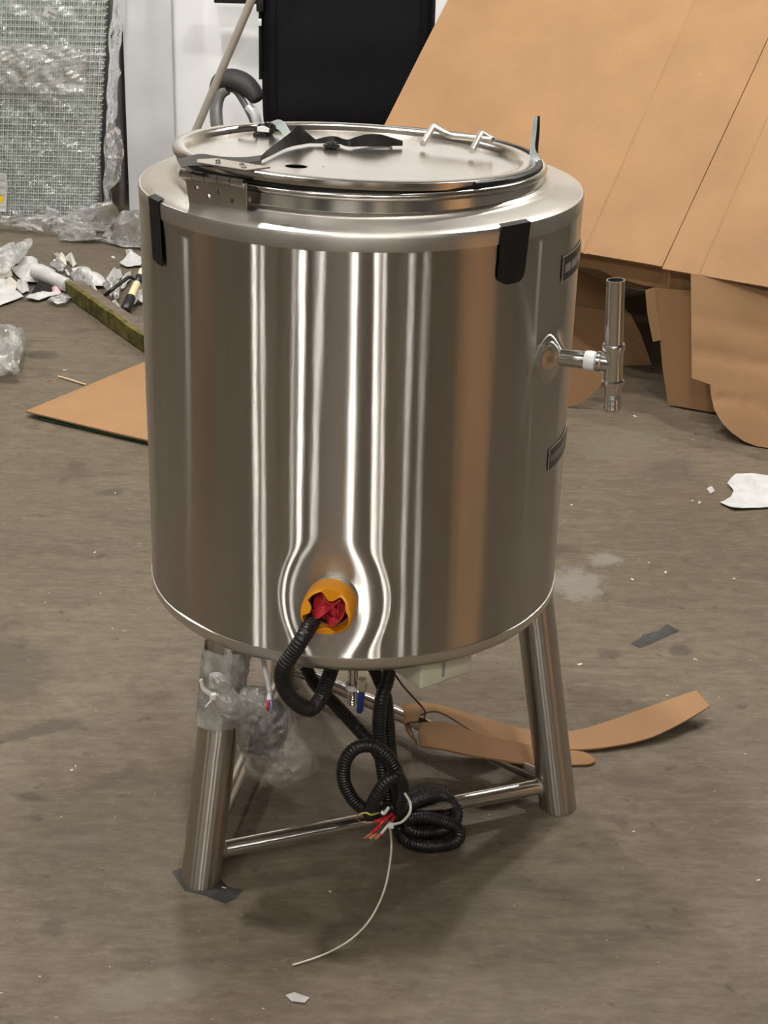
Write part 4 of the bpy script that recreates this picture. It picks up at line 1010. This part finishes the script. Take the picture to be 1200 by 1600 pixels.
# ------------------------------------------------------------------ litter, each piece its own thing
def litter(name, px, mat, label, cat='paper', amp=.012, scale=14, lift=.01, seed=0, z=.001, th=.001):
    o = sheet(name, [at_z(x, y, z) for x, y in px], mat, None, amp, scale, seed=seed, lift=lift, th=th); return tag(o, label, cat)
litter('paper_sheet', [(26, 409), (58, 408), (62, 424), (44, 428), (29, 420)], m_paper, 'white paper with a straight top edge, rearmost sheet of the litter pile', seed=1, lift=.03)
litter('paper_sheet', [(18, 424), (50, 416), (88, 426), (60, 446), (36, 446)], m_paper, 'large crumpled white sheet in the middle of the litter pile', seed=2, lift=.035)
litter('paper_sheet', [(-20, 436), (6, 436), (37, 466), (20, 474), (-20, 486)], m_paper, 'big white sheet at the photo edge, front of the litter pile', seed=3, lift=.02, amp=.008)
litter('paper_sheet', [(0, 418), (16, 417), (20, 436), (0, 440)], m_paper_warm, 'off-white sheet at the photo edge behind the big white sheet', seed=4, lift=.03)
litter('paper_sheet', [(28, 442), (42, 446), (46, 458), (36, 463), (26, 456)], m_paper, 'small folded white scrap against the big white sheet', seed=5, lift=.03)
litter('paper_sheet', [(40, 470), (60, 473), (96, 464), (92, 460), (62, 466), (46, 466)], m_paper, 'narrow pale strip along the front of the litter pile', seed=6)
litter('paper_sheet', [(80, 450), (98, 452), (96, 463), (84, 466)], m_paper_pink, 'pink paper scrap in the litter pile', seed=7, lift=.03)
litter('paper_sheet', [(112, 426), (120, 425), (160, 436), (170, 452), (140, 452), (120, 440)], m_paper, 'creased white sheet behind the mossy plank', seed=8, lift=.03)
litter('paper_sheet', [(166, 442), (188, 427), (192, 436), (170, 452)], m_paper, 'upright folded white card behind the bent black handle', seed=9, lift=.04)
litter('paper_sheet', [(186, 450), (204, 428), (206, 440), (192, 456)], m_paper, 'thin white card leaning beside the cream grip', seed=10, lift=.03)
litter('paper_sheet', [(84, 399), (90, 408), (92, 420), (104, 418), (104, 410), (98, 400), (92, 404)], m_paper_warm, 'torn cream scrap with ragged points behind the pile', seed=11, lift=.02)
litter('paper_sheet', [(100, 408), (112, 401), (120, 416), (114, 421), (108, 412)], m_paper_warm, 'bent cream card standing behind the litter pile', seed=12, lift=.03)
litter('paper_sheet', [(187, 416), (198, 405), (196, 393), (204, 393), (212, 404), (224, 410), (222, 418), (200, 420)], m_paper, 'star-shaped white scrap next to the tank shell', seed=13, lift=.03)
litter('paper_sheet', [(118, 424), (140, 423), (146, 432), (128, 434)], m_paper_grey, 'dark grey flap behind the creased white sheet', seed=14, lift=.02)
litter('paper_scrap', [(100, 424), (103, 423), (110, 432), (107, 434)], m_paper, 'tiny white strip in front of the torn cream scrap', seed=15)
litter('paper_scrap', [(174, 408), (178, 407), (181, 409), (177, 411)], m_paper, 'lone white fleck on bare floor behind the litter', seed=16, lift=.006)
litter('black_scrap', [(47, 466), (60, 450), (80, 462), (64, 470)], m_tape, 'black triangular plastic scrap in the litter pile', 'plastic scrap', seed=17, lift=.05)
litter('foil_scrap', [(160, 460), (176, 452), (192, 456), (186, 472), (174, 478)], m_milky, 'shiny clear wrapper between plank and bent handle', 'wrapper', seed=18, lift=.05, amp=.03, scale=30)
litter('foil_scrap', [(200, 470), (224, 462), (226, 476), (206, 484)], m_paper, 'white scraps between the tool and the tank', 'paper', seed=19, lift=.02, amp=.02, scale=30)
litter('foil_scrap', [(74, 474), (100, 464), (112, 472), (100, 482), (84, 480)], m_milky, 'shredded clear film at the tip of the plank', 'wrapper', seed=20, lift=.01, amp=.016, scale=40)
litter('film_scrap', [(110, 436), (130, 434), (150, 446), (138, 458), (118, 450)], m_milky, 'cloudy film over the plank end', 'wrapper', seed=21, lift=.05, amp=.02, scale=25)
litter('paper_sheet', [(60, 432), (84, 436), (106, 446), (100, 452), (74, 444)], m_paper, 'long white curl in front of the rolled paper', seed=31, lift=.03)
litter('paper_sheet', [(118, 440), (140, 436), (166, 448), (160, 453), (130, 450)], m_paper_grey, 'grey sheet lying under the creased white sheet', seed=32, lift=.015)
litter('paper_scrap', [(140, 450), (144, 449), (152, 458), (148, 461)], m_paper, 'tiny white scrap against the back of the plank', seed=33, lift=.02)
litter('paper_scrap', [(172, 478), (180, 474), (190, 483), (184, 487)], m_paper_warm, 'cream scrap between plank and the rubber foot of the tool', seed=34, lift=.02)
litter('paper_scrap', [(206, 474), (216, 472), (218, 478), (208, 480)], m_paper, 'small white scrap right of the tool', seed=35, lift=.012)
litter('paper_sheet', [(2, 448), (18, 440), (30, 448), (24, 460), (8, 458)], m_paper_warm, 'beige wrinkled scrap poking out above the big white sheet', seed=36, lift=.035)
litter('film_scrap', [(78, 420), (92, 412), (104, 424), (92, 432)], m_milky, 'cloudy film behind the rolled paper', 'wrapper', seed=37, lift=.04, amp=.02, scale=25)
litter('black_scrap', [(88, 448), (104, 444), (112, 452), (100, 458)], m_tape, 'black scrap under the end of the rolled paper', 'plastic scrap', seed=38, lift=.02)
v0, v1 = at_z(56, 424, .05), at_z(106, 446, .04)
rl = tag(tube('paper_roll', [v0, v0.lerp(v1, .5), v1], [.028, .027, .025], m_paper, None, 18), 'rolled white paper tube in the litter pile', 'paper roll')
# plastic
o = pillow('plastic_bag', [at_z(-30, 590, .03), at_z(10, 584, .03), at_z(24, 585, .03), at_z(32, 562, .05), at_z(42, 530, .06), at_z(36, 515, .07), at_z(12, 511, .08), at_z(-30, 508, .06)], (0, -.5, .8), .045, m_bag, None, .016, 16, 11, 10)
tag(o, 'clear crumpled plastic bag at the photo edge in front of the litter', 'bag')
o = pillow('plastic_sheet', [at_z(-30, 432, .03), at_z(14, 424, .04), at_z(34, 402, .06), at_z(50, 376, .08), at_z(40, 372, .09), at_z(0, 388, .07), at_z(-30, 396, .05)], (0, -.6, .8), .03, m_milky, None, .015, 11, 12, 9)
tag(o, 'cloudy plastic sheet standing at the photo edge behind the paper litter', 'plastic')
o = pillow('plastic_bag', [at_z(176, 372, .04), at_z(180, 352, .08), at_z(196, 338, .12), at_z(222, 336, .12), at_z(244, 350, .09), at_z(240, 382, .03), at_z(200, 380, .02)], (0, -.7, .7), .07, m_bag, None, .02, 13, 13, 10)
tag(o, 'puffy clear plastic bag at the foot of the white sheets', 'bag')
o = pillow('plastic_bag', [at_z(92, 372, .02), at_z(100, 358, .05), at_z(122, 352, .06), at_z(144, 360, .05), at_z(148, 372, .03), at_z(128, 366, .03), at_z(108, 372, .02)], (0, -.7, .7), .03, m_bag, None, .014, 18, 14, 8)
tag(o, 'crinkled clear plastic in front of the wrapped mesh stack', 'plastic')
litter('film_strip', [(92, 377), (140, 373), (170, 376), (225, 384), (222, 390), (190, 388), (150, 378), (110, 380)], m_milky, 'long flat film strip lying in front of the wrapped stack', 'film', seed=22, amp=.008)
litter('film_scrap', [(160, 372), (172, 363), (178, 370), (172, 376)], m_milky, 'small curled film scrap by the puffy plastic bag', 'film', seed=23, lift=.04)
# right side paper
litter('paper_sheet', [(1124, 787), (1142, 779), (1146, 770), (1136, 757), (1150, 742), (1200, 746), (1260, 752), (1260, 795), (1200, 795), (1146, 798)], m_paper, 'creased white paper on bare floor at the right photo edge', seed=24, amp=.006, scale=22, lift=.006)
tag(tube('wood_stick', [at_z(91, 588, .004), at_z(112, 594, .005), at_z(134, 601, .004)], .0032, m_twig, None, 6), 'thin pale wooden stick next to the pointed cardboard corner', 'stick')
# tape residues on the floor
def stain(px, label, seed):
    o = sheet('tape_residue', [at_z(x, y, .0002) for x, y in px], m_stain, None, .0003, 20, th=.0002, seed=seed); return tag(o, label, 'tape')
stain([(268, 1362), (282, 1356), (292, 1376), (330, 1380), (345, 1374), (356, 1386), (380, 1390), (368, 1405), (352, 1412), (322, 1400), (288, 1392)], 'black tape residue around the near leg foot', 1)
stain([(985, 1006), (1000, 998), (1004, 992), (1030, 985), (1042, 975), (1063, 986), (1030, 1000), (1000, 1013)], 'black tape residue on open floor right of the tank', 2)
# scattered flecks
fk = MB()
flp = [(1168, 752), (1082, 782), (1093, 785), (1110, 767), (893, 789), (1014, 879), (1040, 894), (988, 905), (1147, 904), (992, 650), (148, 863), (118, 1197), (112, 1203), (990, 1299), (1185, 1375), (1086, 1030), (870, 1036), (906, 1038), (460, 1560), (468, 1563), (516, 1393), (350, 1387), (180, 770), (101, 578)]
for i, (x, y) in enumerate(flp):
    c_ = at_z(x, y, .0008); a = random.random()*3; l = random.uniform(.002, .006); wq = random.uniform(.0008, .0025)
    fk.add(*box_g(c_, (l, wq, .0007), Matrix.Rotation(a, 3, 'Z')))
tag(fk.build('paper_flecks', m_fleck), 'tiny pale paper flecks scattered over the concrete floor', 'debris', None, 'stuff')
litter('paper_scrap', [(446, 1556), (460, 1552), (484, 1560), (476, 1568), (456, 1566)], m_paper_grey, 'grey paper scrap on the floor near the bottom photo edge', seed=25, amp=.002, lift=.002)
litter('paper_scrap', [(1104, 764), (1112, 760), (1117, 768), (1110, 772)], m_paper_grey, 'small bent scrap left of the creased white paper', seed=26, amp=.002, lift=.002)

# ------------------------------------------------------------------ wrapped mesh stack, back left
YG = 4.27
ms = empty('mesh_stack', (-1.6, YG+.1, 0), 'stack of galvanised wire mesh panels wrapped in stretch film', 'mesh panels')
xr0 = at_y(149, 350, YG).x; xr1 = at_y(166, 0, YG).x; ZM = 1.12
slope = (xr1-xr0)/(at_y(166, 0, YG).z-at_y(149, 350, YG).z)
for L_i in range(2):
    mb = MB(); y = YG+L_i*.05; off = random.uniform(-.006, .006)
    x = xr0-.012
    while x > -2.0:
        a = Vector((x+off, y, .03)); b = Vector((x+off+slope*ZM, y, ZM)); v, f = tube_g([a, b], .0024, 5); mb.add(v, f); x -= .0195
    z = .035+off
    while z < ZM:
        mb.add(*tube_g([Vector((-2.0, y+.004, z)), Vector((xr0+slope*z, y+.004, z))], .0024, 5)); z += .0265
    o = mb.build('mesh_panel', m_wire, ms); o['kind'] = 'stuff'
rbox('backing_board', (-1.6, YG+.17, ZM/2+.01), (.46, .008, ZM/2-.01), plain('grey_backing', (.26, .27, .25), .6, 0, .35, 14), ms, None, .003, 2)
# film skin: front, right side, bottom bunch
def filmwall(name, p00, p10, p11, p01, nu, nv, amp, sc, seed, mat, th=.0008):
    v = []; f = []; n = (p10-p00).cross(p01-p00).normalized(); n = n if n.dot(cam_pos-p00) > 0 else -n
    for s in (0, 1):
        for j in range(nv+1):
            for i in range(nu+1):
                a, b = i/nu, j/nv; p = p00.lerp(p10, a).lerp(p01.lerp(p11, a), b)
                q = p*sc+Vector((seed, 0, 0)); q2 = Vector((q.x*.6+q.z*.8, q.z*.35, q.y))
                p = p+n*(amp*noise.noise(q)+amp*1.2*(1-abs(noise.noise(q2*1.6)))**4+amp-s*th); v.append(p)
    W = nu+1; o_ = W*(nv+1)
    for j in range(nv):
        for i in range(nu): a = j*W+i; f.append((a, a+1, a+W+1, a+W)); f.append((a+o_, a+W+o_, a+W+1+o_, a+1+o_))
    return mk(name, v, f, mat, ms)
def xr(z): return xr0+slope*z
filmwall('film_front', Vector((-2.02, YG-.012, .0)), Vector((xr(0)+.01, YG-.012, .0)), Vector((xr(ZM)+.01, YG-.012, ZM+.02)), Vector((-2.02, YG-.012, ZM+.02)), 46, 56, .010, 9, 1, m_film)
filmwall('film_side', Vector((xr(0)+.012, YG-.01, .0)), Vector((xr(0)+.03, YG+.17, .0)), Vector((xr(ZM)+.03, YG+.17, ZM)), Vector((xr(ZM)+.012, YG-.01, ZM)), 12, 50, .010, 9, 2, m_bag)
filmwall('film_band', Vector((-2.02, YG-.028, .60)), Vector((xr(.6)-.07, YG-.028, .56)), Vector((xr(.8)-.07, YG-.028, .76)), Vector((-2.02, YG-.028, .78)), 40, 14, .010, 16, 3, m_bag)
o = pillow('film_bunch', [at_z(-20, 352, .02), at_z(40, 362, .01), at_z(90, 366, .01), at_z(150, 362, .02), at_z(182, 345, .04), at_z(178, 322, .12), at_z(160, 318, .12), at_z(140, 348, .05), at_z(60, 344, .05), at_z(-20, 336, .05)], (0, -.8, .6), .035, m_bag, ms, .016, 15, 15, 9)
o = pillow('film_tail', [Q(168, 190, YG-.02), Q(186, 205, YG-.02), Q(192, 250, YG-.02), Q(184, 285, YG-.02), Q(168, 292, YG-.02), Q(163, 240, YG-.02)], (0, -1, 0), .02, m_bag, ms, .012, 14, 16, 8)
def sticker(px, label, Y=YG-.064):
    o = slab('sticker', [Q(x, y, Y) for x, y in px], (0, -1, 0), .001, m_paper, ms); o['label'] = label; return o
s_ = sticker([(72, 9.5), (90.5, 17), (85, 33), (66.5, 24)], 'tilted white sticker near the top')
for (x, y), (x2, y2) in (((75.5, 17), (87, 22.5)), ((76, 24.5), (83.5, 27.5))):
    slab('sticker_print', [Q(x, y, YG-.0655), Q(x2, y2, YG-.0655), Q(x2-1, y2+2.4, YG-.0655), Q(x-1, y+2.4, YG-.0655)], (0, -1, 0), .0004, m_print, s_)
s_ = sticker([(72.5, 322), (92, 329.5), (91, 343), (71, 336)], 'white lettered sticker at the bottom')
cu = D.curves.new('lettering', 'FONT'); cu.body = 'A00Y'; cu.size = .030; cu.align_x = 'CENTER'; cu.align_y = 'CENTER'; cu.extrude = .0003
to = D.objects.new('tmp_text', cu); C.objects.link(to)
bpy.context.view_layer.update()
me = D.meshes.new_from_object(to.evaluated_get(bpy.context.evaluated_depsgraph_get())); D.objects.remove(to)
a_, b_ = Q(72.5, 329, YG-.0655), Q(91, 336, YG-.0655); dx = (a_-b_).normalized(); cpt = (a_+b_)/2
ny = Vector((0, -1, 0)); dy = ny.cross(dx)
me.transform(Matrix.Translation(cpt) @ Matrix((dx, dy, ny)).transposed().to_4x4()); me.materials.append(m_print)
lo = D.objects.new('lettering', me); C.objects.link(lo); lo.parent = s_
s_ = sticker([(-14, 268), (9, 271), (12, 288), (9.5, 331), (-14, 330)], 'white label with a yellow mark at the photo edge')
for y, y2, mt in ((272, 282, m_paper_grey), (302, 306, m_paper_grey), (291, 292.5, m_paper_grey), (322, 323.5, m_paper_grey)):
    slab('sticker_print', [Q(-12, y, YG-.0655), Q(8, y+.5, YG-.0655), Q(8, y2+.5, YG-.0655), Q(-12, y2, YG-.0655)], (0, -1, 0), .0004, mt, s_)
cy_ = Q(0, 311, YG-.0655)
slab('yellow_mark', circle3(cy_, (1, 0, 0), (0, 0, 1), .016, 20), (0, -1, 0), .0006, m_yellow, s_)
# strap across
tube('strap', [Q(-20, 74, YG-.04), Q(60, 78, YG-.04), Q(166, 86, YG-.03)], .003, m_milky, ms, 6)

# ------------------------------------------------------------------ white sheets, dark board, black bar
wp = empty('white_sheeting', at_y(230, 335, 4.5), 'white sheeting hung behind the office chair', 'sheeting')
def drape(name, xa, xb, Yp, z0, z1, amp, freq, mat, seed, lean=0.0):
    v = []; f = []; nu, nv = 60, 16
    for s in (0, 1):
        for j in range(nv+1):
            z = z0+(z1-z0)*j/nv
            for i in range(nu+1):
                x = xa+(xb-xa)*i/nu+lean*z; y = Yp+amp*noise.noise(Vector((x*freq, z*.35, seed)))+s*.004; v.append(Vector((x, y, z)))
    W = nu+1; o_ = W*(nv+1)
    for j in range(nv):
        for i in range(nu): a = j*W+i; f.append((a, a+1, a+W+1, a+W)); f.append((a+o_, a+W+o_, a+W+1+o_, a+1+o_))
    ed = list(range(W))+[j*W+nu for j in range(1, nv+1)]+[nv*W+i for i in range(nu-1, -1, -1)]+[j*W for j in range(nv-1, 0, -1)]
    for a, b in zip(ed, ed[1:]+ed[:1]): f.append((a, b, b+o_, a+o_))
    return mk(name, v, f, mat, wp, True, 40)
xw0 = at_y(203, 335, 4.5).x; xw1 = at_y(190, 0, 4.5).x; xm = at_y(267, 150, 4.5).x
drape('narrow_sheet', xw0, xm+.01, 4.5, .003, 2.1, .020, 9, m_wpanel2, 2, (xw1-xw0)/1.0)
drape('broad_sheet', xm-.1, 1.7, 4.62, .003, 2.1, .03, 1.8, m_wpanel, 5)
tube('sheet_rail', [(xw0-.1, 4.58, 2.11), (1.75, 4.58, 2.11)], .02, m_armgrey, wp, 10)
for x in (xw0-.06, 1.72): tube('rail_post', [(x, 4.68, 0), (x, 4.68, 2.13)], .02, m_armgrey, wp, 10)
db = tag(rbox('dark_board', ((at_y(130, 200, 5.2).x+at_y(215, 200, 5.2).x)/2, 5.2, .75), (.55, .02, .75), m_dark, None, None, .004, 2), 'dark grey board standing in the gap between the mesh stack and the white sheets', 'board')
bb0, bb1 = at_y(335, 4, 4.48), at_y(420, 4, 4.48)
bb = tag(rbox('black_bar', ((bb0.x+bb1.x)/2, 4.48, bb0.z+.03), ((bb1.x-bb0.x)/2, .02, .03), m_black, None, None, .004, 2), 'black bar in front of the white sheet at the top photo edge', 'bar')
post = None

# ------------------------------------------------------------------ leaning rod
ra = at_z(226, 392, .004); rb = at_y(393, 0, 3.62); rdir = (rb-ra).normalized()
tag(tube('steel_rod', [ra, rb, rb+rdir*.35], .0155, m_rod, None, 16), 'thin shiny steel rod leaning against the black office chair', 'rod')

# ------------------------------------------------------------------ office chair
YC = 3.86
och = empty('office_chair', (-.05, YC+.35, 0), 'black leather high-back office chair seen from behind', 'chair')
xl0, xl1 = at_y(408, 100, YC).x, at_y(682, 5, YC).x
zb0 = at_y(410, 196, YC).z-.03
n = 22; v = []; f = []
def sup(u, v_, p=5): return (1-abs(u)**p)**(1/p) if abs(u) < 1 else 0
NU, NV = 40, 44
zt0 = 1.32; cxm = (xl0+xl1)/2; hw = (xl1-xl0)/2
def backpt(u, w_, side):
    z = zb0+(zt0-zb0)*(w_+1)/2
    edge = max(0, 1-abs(u)**8)*max(0, 1-abs(w_)**10)
    t = .055*edge**.35+.012*math.sin((w_+1)*9)*edge*(1 if side > 0 else .1)
    bow = .03*u*u
    x = cxm+u*hw*(1-.05*max(0, w_)**4-.03*max(0, -w_)**6)
    return Vector((x, YC+.06+side*t-bow*.6+.05*(w_+1)/2-.0, z))
for side in (-1, 1):
    for j in range(NV+1):
        for i in range(NU+1): v.append(backpt(-1+2*i/NU, -1+2*j/NV, side))
W = NU+1; o_ = W*(NV+1)
for j in range(NV):
    for i in range(NU): a = j*W+i; f.append((a, a+1, a+W+1, a+W)); f.append((a+o_, a+W+o_, a+W+1+o_, a+1+o_))
back = mk('backrest', v, f, m_leather, och, True, 60)
for u in (-.83, .83):
    tube('back_seam', [backpt(u, -1+2*k/20*.98+.02, -1)+Vector((0, -.001, 0)) for k in range(20)], .003, m_leather, back, 6)
sx = xl0-.004
tube('strap', [Vector((sx, YC+.06, z)) for z in (zb0+.20, zb0+.42, zb0+.62)], .012, m_black, back, 8, flat=.5)
bz = at_y(411, 37, YC).z
rbox('buckle', (sx-.002, YC+.035, bz), (.006, .006, .013), m_white, back, None, .002, 2)
rbox('buckle_bar', (sx-.002, YC+.04, bz+.07), (.014, .008, .03), m_black, back, None, .003, 2)
seat = rbox('seat', (cxm, YC+.42, .44), (.27, .27, .055), m_leather, och, None, .04, 4)
rbox('seat_pan', (cxm, YC+.40, .375), (.20, .18, .012), m_black, och, None, .004, 2)
tube('back_bracket', [(cxm, YC+.38, .36), (cxm, YC+.14, .36), (cxm, YC+.10, .42), (cxm, YC+.10, zb0+.15)], .022, m_black, och, 10)
tube('gas_lift', [(cxm, YC+.40, .10), (cxm, YC+.40, .37)], .028, m_black, och, 14)
for k in range(5):
    a = 2*PI*k/5+.3; tip = Vector((cxm+.27*math.cos(a), YC+.40+.27*math.sin(a), .075)); hub = Vector((cxm, YC+.40, .11))
    lg = tube('base_arm', [hub, hub.lerp(tip, .6)+Vector((0, 0, .005)), tip], [.03, .024, .018], m_black, och, 8)
    lathe('caster', [(0, -.011), (.024, -.011), (.026, -.006), (.026, .006), (.024, .011), (0, .011)], m_black, lg, 16, tip+Vector((0, 0, -.047)), (math.cos(a+1.57), math.sin(a+1.57), 0))
# left arm loop as seen; right arm mirrored
YA = YC+.16
LA = [(334, 226), (331, 190), (331, 160), (338, 138), (352, 128), (370, 134), (385, 152), (396, 174), (404, 196)]
def armset(mirror):
    def P_(x, y, d=0):
        p = Q(x, y, YA+d)
        if mirror: p = Vector((2*cxm-p.x, p.y, p.z))
        return p
    arm = tube('armrest', catmull([P_(346, 224, .0), P_(339, 195, .02), P_(338, 165, .05), P_(344, 146, .06), P_(354, 138, .06)], 6), [.024]*25, m_armgrey, och, 12, flat=1.3)
    tube('arm_curve', catmull([P_(354, 138, .06), P_(368, 142, .05), P_(384, 166, .03), P_(396, 192, .0), P_(402, 215, -.02)], 6), .012, m_armgrey, arm, 10, flat=1.6)
    tube('arm_pale_side', catmull([P_(388, 166, .01), P_(398, 178, -.01), P_(404, 200, -.02)], 6), .020, m_armwh, arm, 10, flat=.6)
    tube('arm_pad', catmull([P_(334, 146, .07), P_(342, 128, .07), P_(360, 123, .06), P_(380, 130, .04), P_(395, 144, .02), P_(403, 158, .0)], 6), [.012]+[.017+.010*math.sin(PI*k/30) for k in range(1, 30)]+[.012], m_armpad, arm, 12, flat=1.7)
    b0, b1 = P_(346, 224), P_(402, 215, -.02)
    tube('arm_mount', [b0, Vector((b0.x, b0.y+.05, .42)), Vector((cxm+(.2 if mirror else -.2), YC+.40, .375))], .014, m_black, arm, 8)
    return arm
armset(False); armset(True)
